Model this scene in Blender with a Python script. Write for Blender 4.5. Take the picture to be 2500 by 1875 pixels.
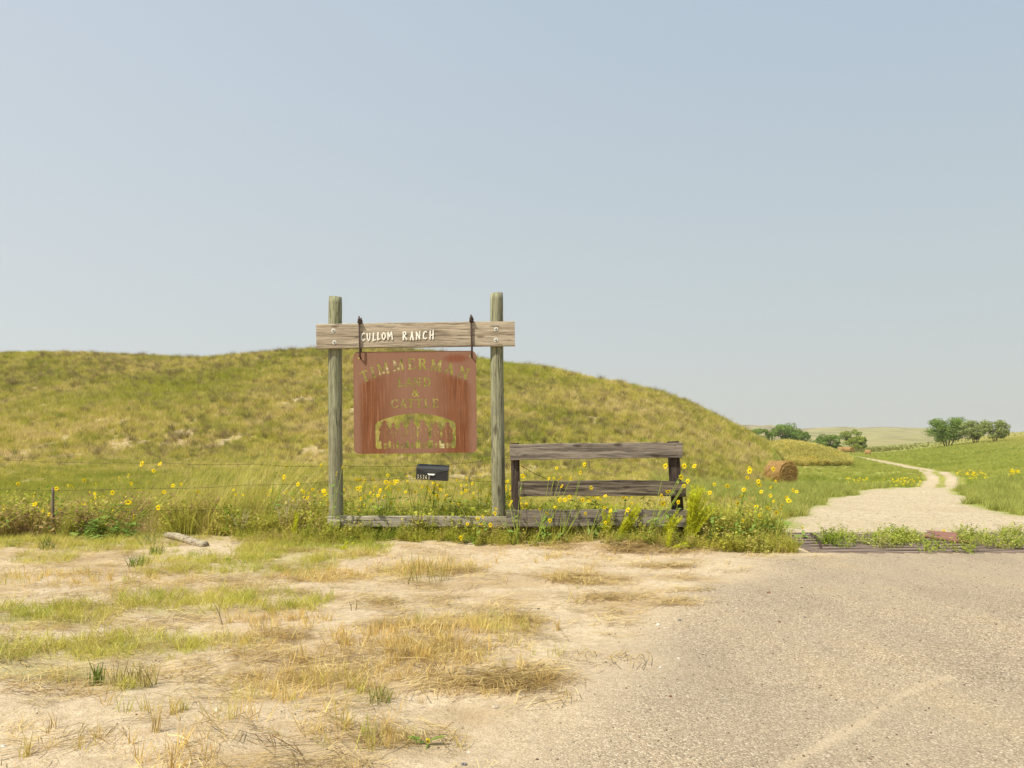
import bpy, math, random
import numpy as np
R = math.radians
rng = np.random.default_rng(7)
random.seed(7)
for o in list(bpy.data.objects): bpy.data.objects.remove(o)
sc = bpy.context.scene
COL = sc.collection

# ------------------------------------------------------------ camera, sky, sun, exposure
F = 2000.0; CX = 1250.0; HY = 1075.0; HC = 1.5         # focal length and horizon in photo pixels, eye height
cam_d = bpy.data.cameras.new('camera'); cam = bpy.data.objects.new('camera', cam_d); COL.objects.link(cam)
cam.location = (0, 0, HC); cam.rotation_euler = (R(90), 0, 0)
cam_d.sensor_width = 36; cam_d.lens = F / 2500 * 36; cam_d.shift_y = (HY - 937.5) / 2500
cam_d.clip_start = 0.05; cam_d.clip_end = 9000
sc.camera = cam
SUN_EL = 54; SUN_AZ = 231           # azimuth clockwise from +Y: behind and left of the camera
w = bpy.data.worlds.new('World'); sc.world = w; w.use_nodes = True
nt = w.node_tree; nt.nodes.clear()
sky = nt.nodes.new('ShaderNodeTexSky'); sky.sky_type = 'NISHITA'; sky.sun_disc = False
sky.sun_elevation = R(SUN_EL); sky.sun_rotation = R(SUN_AZ)
sky.air_density = 1.0; sky.dust_density = 2.0; sky.ozone_density = 2.0; sky.altitude = 800
bg = nt.nodes.new('ShaderNodeBackground'); bg.inputs['Strength'].default_value = 0.105
wo = nt.nodes.new('ShaderNodeOutputWorld')
# smoke-hazed air: a pale veil over the clear sky, thickest at the horizon and towards the sun
bg2 = nt.nodes.new('ShaderNodeBackground'); bg2.inputs['Strength'].default_value = 1.0
tcw = nt.nodes.new('ShaderNodeTexCoord'); sep = nt.nodes.new('ShaderNodeSeparateXYZ'); nt.links.new(tcw.outputs['Generated'], sep.inputs[0])
def wramp(stops):
    r = nt.nodes.new('ShaderNodeValToRGB'); e = r.color_ramp.elements
    while len(e) < len(stops): e.new(.5)
    for i, (p, c) in enumerate(stops): e[i].position = p; e[i].color = (*c, 1)
    nt.links.new(sep.outputs[2], r.inputs[0]); return r
rA = wramp([(0, (.45, .45, .425)), (.07, (.45, .46, .44)), (.16, (.43, .455, .455)), (.415, (.395, .437, .475)), (1, (.30, .37, .45))])
rB = wramp([(0, (.37, .375, .345)), (.07, (.365, .375, .355)), (.2, (.35, .39, .39)), (.415, (.30, .362, .415)), (1, (.22, .30, .39))])
dt = nt.nodes.new('ShaderNodeVectorMath'); dt.operation = 'DOT_PRODUCT'; nt.links.new(tcw.outputs['Generated'], dt.inputs[0])
dt.inputs[1].default_value = (math.sin(R(SUN_AZ)), math.cos(R(SUN_AZ)), 0)
mr = nt.nodes.new('ShaderNodeMapRange'); mr.inputs[1].default_value = -1; mr.inputs[2].default_value = 0; nt.links.new(dt.outputs['Value'], mr.inputs[0])
mxw = nt.nodes.new('ShaderNodeMix'); mxw.data_type = 'RGBA'; nt.links.new(mr.outputs[0], mxw.inputs[0]); nt.links.new(rB.outputs[0], mxw.inputs[6]); nt.links.new(rA.outputs[0], mxw.inputs[7])
nt.links.new(mxw.outputs[2], bg2.inputs[0]); bg.inputs['Strength'].default_value = 0.012
adw = nt.nodes.new('ShaderNodeAddShader'); nt.links.new(bg.outputs[0], adw.inputs[0]); nt.links.new(bg2.outputs[0], adw.inputs[1])
nt.links.new(sky.outputs[0], bg.inputs[0]); nt.links.new(adw.outputs[0], wo.inputs[0])
sd = bpy.data.lights.new('sun', 'SUN'); sun = bpy.data.objects.new('sun', sd); COL.objects.link(sun)
sd.energy = 4.3; sd.angle = R(0.9); sd.color = (1.0, 0.93, 0.78)
sx = math.sin(R(SUN_AZ)) * math.cos(R(SUN_EL)); sy = math.cos(R(SUN_AZ)) * math.cos(R(SUN_EL)); sz = math.sin(R(SUN_EL))
from mathutils import Vector, Matrix, Euler
sun.rotation_euler = Vector((sx, sy, sz)).to_track_quat('Z', 'Y').to_euler()
vs = sc.view_settings; vs.view_transform = 'Standard'; vs.look = 'None'; vs.gamma = 1; vs.use_curve_mapping = False
vs.exposure = 0.5
HAZE = 0.00013

# ------------------------------------------------------------ numeric noise
def _h(ix, iy, s):
    n = (ix.astype(np.int64) * 374761393 + iy.astype(np.int64) * 668265263 + s * 982451653) & 0xffffffff
    n = ((n ^ (n >> 13)) * 1274126177) & 0xffffffff
    return ((n ^ (n >> 16)) & 0xffff) / 65535.0
def vn(x, y, s=0):
    ix = np.floor(x); iy = np.floor(y); fx = x - ix; fy = y - iy
    fx = fx * fx * (3 - 2 * fx); fy = fy * fy * (3 - 2 * fy)
    a = _h(ix, iy, s); b = _h(ix + 1, iy, s); c = _h(ix, iy + 1, s); d = _h(ix + 1, iy + 1, s)
    return (a + (b - a) * fx) * (1 - fy) + (c + (d - c) * fx) * fy
def fbm(x, y, sc_, o=4, s=0):
    v = 0; a = 0.5; t = 0
    for i in range(o):
        v = v + a * vn(x / sc_ + 17.3 * i, y / sc_ - 9.1 * i, s + i); t += a; a *= 0.5; sc_ *= 0.5
    return v / t * 2 - 1
def ss(x, a, b):
    t = np.clip((x - a) / (b - a), 0, 1); return t * t * (3 - 2 * t)
def tab(x, pts):
    p = np.array(pts, float); return np.interp(x, p[:, 0], p[:, 1])

# ------------------------------------------------------------ terrain height
K = 1.1302
RIDGE = [(-3000, 800), (-1500, 765), (-600, 752), (0, 757), (100, 755), (200, 757), (300, 762), (400, 767), (450, 767), (520, 760), (600, 754), (690, 749), (800, 748),
         (900, 752), (1035, 768), (1090, 780), (1187, 790), (1257, 807), (1341, 822), (1425, 843), (1482, 863), (1538, 891), (1574, 910), (1608, 927), (1641, 947), (1658, 956), (1672, 968), (1700, 1010)]
RIDGE = [(a * K, b * K) for a, b in RIDGE]
MOUND = [(1640, 1160), (1700, 1096), (1780, 1089), (1865, 1084), (1921, 1076), (1989, 1086), (2040, 1101), (2075, 1118), (2100, 1150)]
FAR = [(-3000, 1050), (1000, 1045), (1808, 1036), (1830, 1036), (1862, 1038), (1880, 1036), (1900, 1040), (1960, 1047), (2010, 1043), (2060, 1041), (2100, 1044), (2150, 1042),
       (2200, 1042), (2260, 1045), (2320, 1048), (2500, 1056), (3200, 1048), (5000, 1050)]
BASE = [(0, 0), (26, 0), (28.5, -.4), (36, -1.0), (48, -1.31), (60, -1.6), (85, -2.0), (110, -2.25), (200, -2.3), (400, -2.2), (800, -1.9), (3000, -1)]
LEFT = [(0, 0), (10.5, 0), (12, .07), (20, .12), (34, .5), (60, .8), (200, 0), (3000, 0)]
GX0, GX1, GY0, GY1 = 4.0, 9.4, 10.95, 13.3            # cattle guard footprint
def terrain(x, y, pit=True):
    x = np.asarray(x, float); y = np.asarray(y, float)
    yy = np.maximum(y, 1.0); u = x / yy; px = CX + F * u
    wl = 1 - ss(u, .08, .33)
    wl = wl * ss(y, 10, 16) + 0 * x
    b = tab(yy, BASE) * (1 - wl) + tab(yy, LEFT) * wl
    b = b + (1 - ss(u, .15, .27)) * ss(yy, 10.6, 12) * .06 * (1 - ss(yy, 14, 20))
    # rise of the meadow to the right, and the bank right of the gravel
    b = b + ss(u, .42, .66) * tab(yy, [(0, 0), (60, 0), (120, 1.6), (200, 4.3), (300, 7.4), (500, 8), (800, 7), (1500, 0)])
    b = b + ss(u, .545, .62) * tab(yy, [(0, 0), (19, 0), (26, .25), (40, .75), (60, .8), (100, .3), (140, 0)])
    eb = (b - HC) / yy
    # dune behind the sign
    e1 = (HY - tab(px, RIDGE) - 10) / F
    D0 = tab(px, [(-2000, 40), (0, 36), (1300, 33), (1900, 38)]); Dc = tab(px, [(-2000, 110), (0, 96), (600, 88), (1300, 76), (1900, 66)])
    t = np.clip((yy - D0) / (Dc - D0), 0, 1)
    G = (0.82 * (1 - (1 - t) ** 1.75) + 0.18 * t) * ss(t, -.02, .16)
    amt = (e1 > eb)
    zh = HC + (eb + (e1 - eb) * G) * yy
    zc = HC + e1 * Dc
    fall = np.clip((yy - Dc) / 90, 0, 1)
    zb = zc * (1 - ss(fall, 0, 1)) + b * ss(fall, 0, 1)
    zh = np.where(yy > Dc, np.minimum(zb, zh), zh)
    z = np.where(amt & (yy > D0), np.maximum(zh, b), b)
    hillw = ss(t, .02, .3) * amt * (1 - ss(t, .80, 1.0) * .93)
    z = z + hillw * (fbm(x, y, 9, 4, 3) * .45 + fbm(x, y, 2.2, 3, 8) * .24)
    # weedy mound
    e2 = (HY - tab(px, MOUND) - 9) / F
    t2 = np.clip((yy - 92) / (118 - 92), 0, 1)
    on = (px > 1640) & (px < 2100)
    z2 = HC + (eb + (e2 - eb) * ss(t2, 0, 1)) * yy
    z2 = np.where(yy > 118, (HC + e2 * 118) * (1 - ss(yy, 118, 160)) + b * ss(yy, 118, 160), z2)
    z = np.where(on & (e2 > eb) & (yy > 92), np.maximum(z, z2), z)
    # far sandhills
    e3 = (HY - tab(px, FAR)) / F + fbm(px, px * 0, 60, 3, 5) * .0007
    Dr = 1700.0
    t3 = np.clip((yy - 750) / (Dr - 750), 0, 1)
    z3 = HC + (eb + (e3 - eb) * t3 ** 1.3) * yy
    z3 = z3 + np.where(t3 > 0, np.sin(np.clip(t3, 0, 1) * math.pi) * fbm(x, y, 200, 5, 11) * 15, 0)
    z3 = np.where(yy > Dr, (HC + e3 * Dr) - (yy - Dr) * .02, z3)
    z = np.where(yy > 750, np.maximum(z3, np.where(yy > Dr, z3, b)), z)
    # small relief near the camera
    rel = ss(np.hypot(x, y), 0, 2)
    rut = (1 - asphalt(x, y)) * (1 - ss(yy, 30, 80))
    gr = ingravel(x, y)
    z = z + rel * rut * (1 - gr) * (fbm(x + .4 * y, y * 1.8, 1.6, 4, 21) * .06 + fbm(x, y, .35, 3, 22) * .022)
    z = z + straw_bank(x, y)
    if pit:
        ins = (x > GX0 + .06) & (x < GX1 - .06) & (y > GY0 + .08) & (y < GY1 - .08)
        z = np.where(ins, z - .42, z)
    return z

def bare_f(x, y):
    return ss(.55 * fbm(x, y * .5, 7, 4, 61) + .75 * fbm(x, y * .5, 1.6, 4, 62) - .15, 0, .26)
def gxy(px, py):            # flat-ground point under a photo pixel
    d = HC * F / (py - HY); return ((px - CX) / F * d, d)
def seg_dist(x, y, pts):
    best = np.full(np.shape(x), 1e9)
    for (ax, ay), (bx, by) in zip(pts[:-1], pts[1:]):
        dx, dy = bx - ax, by - ay; L = dx * dx + dy * dy + 1e-12
        t = np.clip(((x - ax) * dx + (y - ay) * dy) / L, 0, 1)
        best = np.minimum(best, np.hypot(x - ax - t * dx, y - ay - t * dy))
    return best
def inpoly(x, y, pts):
    ins = np.zeros(np.shape(x), bool); n = len(pts)
    for i in range(n):
        x0, y0 = pts[i]; x1, y1 = pts[(i + 1) % n]
        if y0 == y1: continue
        c = ((y0 > y) != (y1 > y)) & (x < (x1 - x0) * (y - y0) / (y1 - y0) + x0)
        ins ^= c
    return ins
ASP = [gxy(px * K, py * K) for px, py in [(900, 1800), (985, 1659), (1060, 1590), (1150, 1520), (1220, 1450), (1330, 1370), (1420, 1310), (1480, 1260), (1560, 1222), (1650, 1196)]]
ASP_POLY = [(-1.2, 1.5)] + ASP + [(3.9, 10.93), (40, 10.93), (40, -30), (-14, -30), (-3.5, -4)]
def asphalt(x, y):
    x = np.asarray(x, float); y = np.asarray(y, float)
    d = seg_dist(x, y, [(-3.5, -4), (-1.2, 1.5)] + ASP + [(3.9, 10.93)])
    s = np.where(inpoly(x, y, ASP_POLY), d, -d)
    hard = np.where((x > 3.6), np.where(y < 10.94, 1.0, 0.0), 1.0)
    return ss(s + fbm(x, y, 1.3, 4, 31) * .45, -.35, .7) * hard
GRAVEL = [gxy(a, b) for a, b in [(1885, 1306), (1925, 1280), (1985, 1240), (2030, 1217), (2100, 1199), (2180, 1193), (2255, 1190)]] + \
         [(12.6, 27.5), (14.6, 27.5)] + [gxy(a, b) for a, b in [(2337, 1192), (2330, 1205), (2345, 1222), (2400, 1243), (2500, 1262)]] + [(14, 14.5), (16, 13.2), (4.0, 13.2)]
def ingravel(x, y):
    x = np.asarray(x, float); y = np.asarray(y, float)
    d = seg_dist(x, y, GRAVEL + [GRAVEL[0]])
    s = np.where(inpoly(x, y, GRAVEL), d, -d)
    sc_ = np.clip(y / 30, .4, 1)
    return ss(s + fbm(x, y, 1.2, 4, 41) * .95 * sc_, -.25, .25) * (y > 13.2)
def straw_bank(x, y):
    cx, cy = gxy(1500, 1347)
    return .10 * np.exp(-((x - cx) / 1.0) ** 2 - ((y - 11.15) / .38) ** 2) + .07 * np.exp(-((x - gxy(1270, 1350)[0]) / .35) ** 2 - ((y - 10.8) / .3) ** 2)
DG = np.concatenate([np.linspace(2, 40, 800), np.geomspace(40.05, 2500, 1600)])
def hit(px, py):
    u = (px - CX) / F; e = (HY - py) / F
    z = terrain(u * DG, DG, False); under = np.nonzero(HC + e * DG <= z)[0]
    d = DG[under[0]] if len(under) else 1500.0
    return (u * d, d, float(terrain(np.array([u * d]), np.array([d]), False)[0]))
def P(px, py, d): return Vector(((px - CX) / F * d, d, HC + (HY - py) / F * d))
def gz(x, y): return float(terrain(np.array([x]), np.array([y]), False)[0])
def proj(x, y, z): return CX + F * x / y, HY - F * (z - HC) / y

RUT_L = [(2256, 1192), (2262, 1187), (2280, 1176), (2274, 1162), (2262, 1153), (2244, 1146), (2217, 1141), (2190, 1136), (2158, 1130), (2130, 1124), (2105, 1118), (2080, 1113), (2057, 1111)]
RUT_R = [(2328, 1192), (2325, 1186), (2326, 1171), (2308, 1158), (2275, 1148), (2240, 1143), (2205, 1136), (2180, 1131), (2150, 1125), (2125, 1121), (2098, 1116)]
PATH = [hit(a, b)[:2] for a, b in ((2350, 1222), (2400, 1216), (2440, 1209))]
def smooth_line(p, n=3):
    p = np.array(p, float)
    for _ in range(n):
        q = [p[0]]
        for a, b in zip(p[:-1], p[1:]): q += [a * .75 + b * .25, a * .25 + b * .75]
        q.append(p[-1]); p = np.array(q)
    return [tuple(v) for v in p]
RUT_L = smooth_line([hit(a, b)[:2] for a, b in RUT_L], 2); RUT_R = smooth_line([hit(a, b)[:2] for a, b in RUT_R], 2)
def rut_d(x, y): return np.minimum(seg_dist(x, y, RUT_L), seg_dist(x, y, RUT_R))

# ------------------------------------------------------------ object helpers
def newmesh(name, V, Fc, mats=None, mi=None, smooth=False):
    me = bpy.data.meshes.new(name)
    V = np.asarray(V, np.float32)
    if isinstance(Fc, np.ndarray):
        k = Fc.shape[1]
        me.vertices.add(len(V)); me.vertices.foreach_set('co', V.ravel())
        me.loops.add(Fc.size); me.loops.foreach_set('vertex_index', Fc.ravel().astype(np.int32))
        me.polygons.add(len(Fc)); me.polygons.foreach_set('loop_start', np.arange(0, Fc.size, k, dtype=np.int32))
        me.update(calc_edges=True)
    else:
        me.from_pydata([tuple(map(float, v)) for v in V], [], [tuple(map(int, f)) for f in Fc]); me.update()
    if mats:
        for m in (mats if isinstance(mats, (list, tuple)) else [mats]): me.materials.append(m)
    if mi is not None: me.polygons.foreach_set('material_index', np.asarray(mi, np.int32))
    if smooth: me.polygons.foreach_set('use_smooth', np.ones(len(me.polygons), bool))
    return me
def link(name, me, parent=None, loc=(0, 0, 0)):
    o = bpy.data.objects.new(name, me); COL.objects.link(o); o.location = loc
    if parent is not None: o.parent = parent
    return o
def tag(o, label=None, cat=None, group=None, kind=None):
    if label: o['label'] = label
    if cat: o['category'] = cat
    if group: o['group'] = group
    if kind: o['kind'] = kind
    return o
def thing(name, label, cat, loc=(0, 0, 0), group=None):
    o = bpy.data.objects.new(name, None); COL.objects.link(o); o.location = loc; o.empty_display_size = .1
    return tag(o, label, cat, group)
class MB:
    def __init__(s): s.V = []; s.F = []; s.n = 0
    def add(s, V, Fc):
        s.F += [tuple(i + s.n for i in f) for f in Fc]; s.V += [tuple(v) for v in V]; s.n += len(V)
    def box(s, c, d, M=None):
        V = [Vector((a * d[0] / 2, b * d[1] / 2, e * d[2] / 2)) for e in (-1, 1) for b in (-1, 1) for a in (-1, 1)]
        if M is not None: V = [M @ v for v in V]
        s.add([v + Vector(c) for v in V], [(0, 2, 3, 1), (4, 5, 7, 6), (0, 1, 5, 4), (2, 6, 7, 3), (0, 4, 6, 2), (1, 3, 7, 5)])
    def tube(s, pts, r, n=6, cap=True):
        pts = [Vector(p) for p in pts]; m = len(pts)
        if not hasattr(r, '__len__'): r = [r] * m
        V = []; prev = None
        for i, p in enumerate(pts):
            t = (pts[min(i + 1, m - 1)] - pts[max(i - 1, 0)])
            if t.length < 1e-9: t = Vector((0, 0, 1))
            t.normalize()
            a = (prev - t * prev.dot(t)) if prev is not None else t.orthogonal()
            if a.length < 1e-6: a = t.orthogonal()
            a.normalize(); prev = a; b = t.cross(a)
            for k in range(n):
                th = 2 * math.pi * k / n
                V.append(p + (a * math.cos(th) + b * math.sin(th)) * r[i])
        Fc = [(i * n + k, i * n + (k + 1) % n, (i + 1) * n + (k + 1) % n, (i + 1) * n + k) for i in range(m - 1) for k in range(n)]
        if cap: Fc += [tuple(range(n - 1, -1, -1)), tuple((m - 1) * n + k for k in range(n))]
        s.add(V, Fc)
    def mesh(s, name, mats, smooth=False): return newmesh(name, s.V, s.F, mats, None, smooth)

# ------------------------------------------------------------ material helpers
class NT:
    def __init__(s, name):
        s.m = bpy.data.materials.new(name); s.m.use_nodes = True; s.t = s.m.node_tree; s.t.nodes.clear()
        s.out = s.t.nodes.new('ShaderNodeOutputMaterial')
    def n(s, typ, **k):
        nd = s.t.nodes.new('ShaderNode' + typ)
        for a, b in k.items():
            if a.startswith('i_'):
                nd.inputs[a[2:].replace('_', ' ')].default_value = b
            else: setattr(nd, a, b)
        return nd
    def l(s, a, b): s.t.links.new(a, b)
    def val(s, sock, v):
        if hasattr(v, 'is_output') or isinstance(v, bpy.types.NodeSocket): s.l(v, sock)
        else: sock.default_value = v
    def math(s, op, a, b=0.0, clamp=False):
        m = s.n('Math', operation=op, use_clamp=clamp); s.val(m.inputs[0], a); s.val(m.inputs[1], b); return m.outputs[0]
    def mix(s, f, a, b, bt='MIX'):
        m = s.n('Mix', data_type='RGBA', blend_type=bt)
        s.val(m.inputs[0], f); s.val(m.inputs[6], a if not isinstance(a, tuple) else (*a, 1) if len(a) == 3 else a)
        s.val(m.inputs[7], b if not isinstance(b, tuple) else (*b, 1) if len(b) == 3 else b); return m.outputs[2]
    def co(s, which='Object', scale=(1, 1, 1), rot=(0, 0, 0), add=None):
        tc = s.n('TexCoord'); mp = s.n('Mapping'); mp.inputs['Scale'].default_value = scale; mp.inputs['Rotation'].default_value = rot
        s.l(tc.outputs[which], mp.inputs[0])
        if add is not None: s.l(add, mp.inputs['Location'])
        return mp.outputs[0]
    def noise(s, vec, scale, detail=4, rough=.6, dist=0.0):
        n = s.n('TexNoise'); n.inputs['Scale'].default_value = scale; n.inputs['Detail'].default_value = detail
        n.inputs['Roughness'].default_value = rough; n.inputs['Distortion'].default_value = dist; s.l(vec, n.inputs['Vector']); return n.outputs[0]
    def ramp(s, f, stops, interp='LINEAR'):
        r = s.n('ValToRGB'); r.color_ramp.interpolation = interp; e = r.color_ramp.elements
        while len(e) < len(stops): e.new(.5)
        for i, (p, c) in enumerate(stops):
            e[i].position = p; e[i].color = (*c, 1) if not isinstance(c, (int, float)) else (c, c, c, 1)
        s.l(f, r.inputs[0]); return r.outputs[0]
    def attr(s, name, typ='GEOMETRY'):
        a = s.n('Attribute', attribute_name=name, attribute_type=typ); return a
    def bump(s, h, strength=.5, dist=.01):
        b = s.n('Bump'); b.inputs['Strength'].default_value = strength; b.inputs['Distance'].default_value = dist; s.l(h, b.inputs['Height']); return b.outputs[0]
    def pbsdf(s, col, rough=.85, nor=None, metal=0.0, spec=.3):
        p = s.n('BsdfPrincipled'); s.val(p.inputs['Base Color'], col if not isinstance(col, tuple) else (*col, 1) if len(col) == 3 else col)
        s.val(p.inputs['Roughness'], rough); p.inputs['Metallic'].default_value = metal; p.inputs['Specular IOR Level'].default_value = spec
        if nor is not None: s.l(nor, p.inputs['Normal'])
        s.l(p.outputs[0], s.out.inputs[0]); return s.m

def grass_mat(name, col=None, var=.5, trans=.35):
    t = NT(name)
    geo = t.n('NewGeometry')
    rnd = geo.outputs['Random Per Island']
    if col is None: base = t.attr('tint', 'INSTANCER').outputs['Color']
    else: base = (*col, 1)
    k = t.math('ADD', t.math('MULTIPLY', rnd, var), 1 - var / 2)
    hsv = t.n('HueSaturation'); t.l(k, hsv.inputs['Value'])
    if isinstance(base, tuple): hsv.inputs['Color'].default_value = base
    else: t.l(base, hsv.inputs['Color'])
    hue = t.math('ADD', t.math('MULTIPLY', rnd, .03), .485); t.l(hue, hsv.inputs['Hue'])
    d = t.n('BsdfDiffuse'); tr = t.n('BsdfTranslucent'); mx = t.n('MixShader'); mx.inputs[0].default_value = trans
    t.l(hsv.outputs[0], d.inputs[0]); t.l(hsv.outputs[0], tr.inputs[0]); t.l(d.outputs[0], mx.inputs[1]); t.l(tr.outputs[0], mx.inputs[2])
    t.l(mx.outputs[0], t.out.inputs[0]); return t.m

def ground_mat():
    t = NT('ground_surface')
    tc = t.n('TexCoord'); vec = tc.outputs['Object']
    a_as = t.attr('asphalt').outputs['Fac']; a_gr = t.attr('gravel').outputs['Fac']; a_g = t.attr('grass').outputs['Fac']
    a_l = t.attr('lush').outputs['Fac']; a_s = t.attr('straw').outputs['Fac']; a_b = t.attr('bare').outputs['Fac']
    n1 = t.noise(vec, 1.3, 5, .65); n2 = t.noise(vec, 14, 5, .7); n3 = t.noise(vec, 110, 3, .7); n0 = t.noise(vec, .25, 4, .6)
    sand = t.ramp(n1, [(.25, (.48, .375, .25)), (.5, (.59, .475, .325)), (.75, (.66, .55, .39))])
    sand = t.mix(t.ramp(n2, [(.38, 0.), (.62, 1.)]), t.mix(1., sand, (.80, .76, .70), 'MULTIPLY'), sand)
    grain = t.ramp(n3, [(.32, .55), (.5, 1.), (.72, 1.18)])
    sand = t.mix(1., sand, grain, 'MULTIPLY')
    # little dark crumbs and chaff on the sand
    v0 = t.n('TexVoronoi'); v0.inputs['Scale'].default_value = 26; t.l(vec, v0.inputs['Vector'])
    crumb = t.math('MULTIPLY', t.math('LESS_THAN', v0.outputs['Distance'], .17), t.math('GREATER_THAN', t.noise(vec, 3, 3), .50))
    sand = t.mix(t.math('MULTIPLY', crumb, .6), sand, (.19, .13, .075))
    # asphalt chippings
    v1 = t.n('TexVoronoi'); v1.inputs['Scale'].default_value = 100; t.l(vec, v1.inputs['Vector'])
    v2 = t.n('TexVoronoi'); v2.inputs['Scale'].default_value = 38; t.l(vec, v2.inputs['Vector'])
    bw = t.n('SeparateColor'); t.l(v1.outputs['Color'], bw.inputs[0])
    bw2 = t.n('SeparateColor'); t.l(v2.outputs['Color'], bw2.inputs[0])
    asp = t.ramp(bw.outputs[0], [(0., (.24, .185, .12)), (.35, (.37, .295, .21)), (.6, (.44, .355, .255)), (.8, (.53, .41, .28)), (.93, (.64, .54, .38)), (1., (.76, .68, .54))])
    dk = t.ramp(v1.outputs['Distance'], [(.25, 1.), (.7, .72)])
    asp = t.mix(1., asp, dk, 'MULTIPLY')
    big = t.math('MULTIPLY', t.math('GREATER_THAN', bw2.outputs[1], .86), t.math('LESS_THAN', v2.outputs['Distance'], .38))
    asp = t.mix(t.math('MULTIPLY', big, .6), asp, t.mix(bw2.outputs[0], (.70, .62, .48), (.54, .38, .25)))
    asp = t.mix(1., asp, t.ramp(t.noise(vec, 45, 4, .8), [(.3, .78), (.55, 1.), (.75, 1.2)]), 'MULTIPLY')
    asp = t.mix(t.ramp(n1, [(.35, 0.), (.7, .45)]), asp, t.mix(1., asp, (1.22, 1.15, 1.02), 'MULTIPLY'))
    asp = t.mix(1., asp, t.ramp(t.noise(t.co('Object', (1., .35, 1.)), .9, 5, .7), [(.3, (.80, .80, .82)), (.5, (1., 1., 1.)), (.7, (1.14, 1.10, 1.0))]), 'MULTIPLY')
    asp = t.mix(t.ramp(n0, [(.4, 0.), (.6, .55)]), asp, (.37, .30, .21))
    # gravel and pale dirt
    v3 = t.n('TexVoronoi'); v3.inputs['Scale'].default_value = 22; t.l(vec, v3.inputs['Vector'])
    b3 = t.n('SeparateColor'); t.l(v3.outputs['Color'], b3.inputs[0])
    grv = t.ramp(b3.outputs[0], [(0., (.24, .19, .13)), (.12, (.42, .345, .225)), (.5, (.50, .41, .275)), (1., (.58, .49, .345))])
    grv = t.mix(t.ramp(t.noise(vec, .7, 5, .7), [(.4, 0.), (.62, .55)]), grv, (.42, .33, .215))
    grv = t.mix(t.math('MULTIPLY', t.math('GREATER_THAN', t.noise(vec, 7, 4, .75), .62), .6), grv, (.28, .21, .14))
    # grass cover colour
    g0 = t.noise(vec, .12, 5, .65); g1 = t.noise(vec, 1.1, 5, .7); g2 = t.noise(vec, 6, 4, .75)
    dry = t.ramp(g1, [(.28, (.17, .155, .045)), (.45, (.27, .245, .065)), (.6, (.35, .30, .09)), (.75, (.44, .35, .16))])
    lush = t.ramp(g1, [(.3, (.17, .20, .045)), (.5, (.26, .285, .06)), (.7, (.34, .34, .09))])
    gc = t.mix(a_l, dry, lush)
    gc = t.mix(t.ramp(g0, [(.35, 0.), (.65, .5)]), gc, t.mix(a_l, (.27, .25, .05), (.30, .33, .07)))
    farn = t.noise(t.co('Object', (.012, .004, .02)), 1., 6, .7)
    gd = t.n('NewGeometry'); sp = t.n('SeparateXYZ'); t.l(gd.outputs['Position'], sp.inputs[0])
    fm = t.n('MapRange'); fm.inputs[1].default_value = 250; fm.inputs[2].default_value = 700; t.l(sp.outputs[1], fm.inputs[0])
    gc = t.mix(fm.outputs[0], gc, t.ramp(farn, [(.3, (.13, .13, .05)), (.42, (.26, .235, .09)), (.5, (.33, .29, .12)), (.58, (.22, .18, .10)), (.7, (.15, .14, .07))]))
    gc = t.mix(1., gc, t.ramp(g2, [(.3, .62), (.5, 1.), (.75, 1.35)]), 'MULTIPLY')
    gc = t.mix(a_b, gc, t.mix(g2, (.36, .27, .15), (.50, .40, .25)))
    strw = t.ramp(t.noise(t.co('Object', (9, 60, 9), (0, 0, .25)), 3, 5, .75), [(.3, (.17, .11, .05)), (.5, (.34, .23, .105)), (.7, (.50, .36, .18))])
    c = t.mix(t.math('MULTIPLY', a_s, t.ramp(n2, [(.3, .3), (.55, 1.)])), sand, strw)
    c = t.mix(a_g, c, gc)
    c = t.mix(a_as, c, asp)
    c = t.mix(a_gr, c, grv)
    hh = t.math('ADD', t.math('MULTIPLY', n2, 1.2), t.math('MULTIPLY', n3, .35))
    ha = t.math('MULTIPLY', v1.outputs['Distance'], -.35)
    hm = t.n('Mix', data_type='FLOAT'); t.l(a_as, hm.inputs[0]); t.l(hh, hm.inputs[2]); t.l(ha, hm.inputs[3])
    nor = t.bump(hm.outputs[0], .9, .022)
    return t.pbsdf(c, .95, nor, 0, .15)

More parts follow.
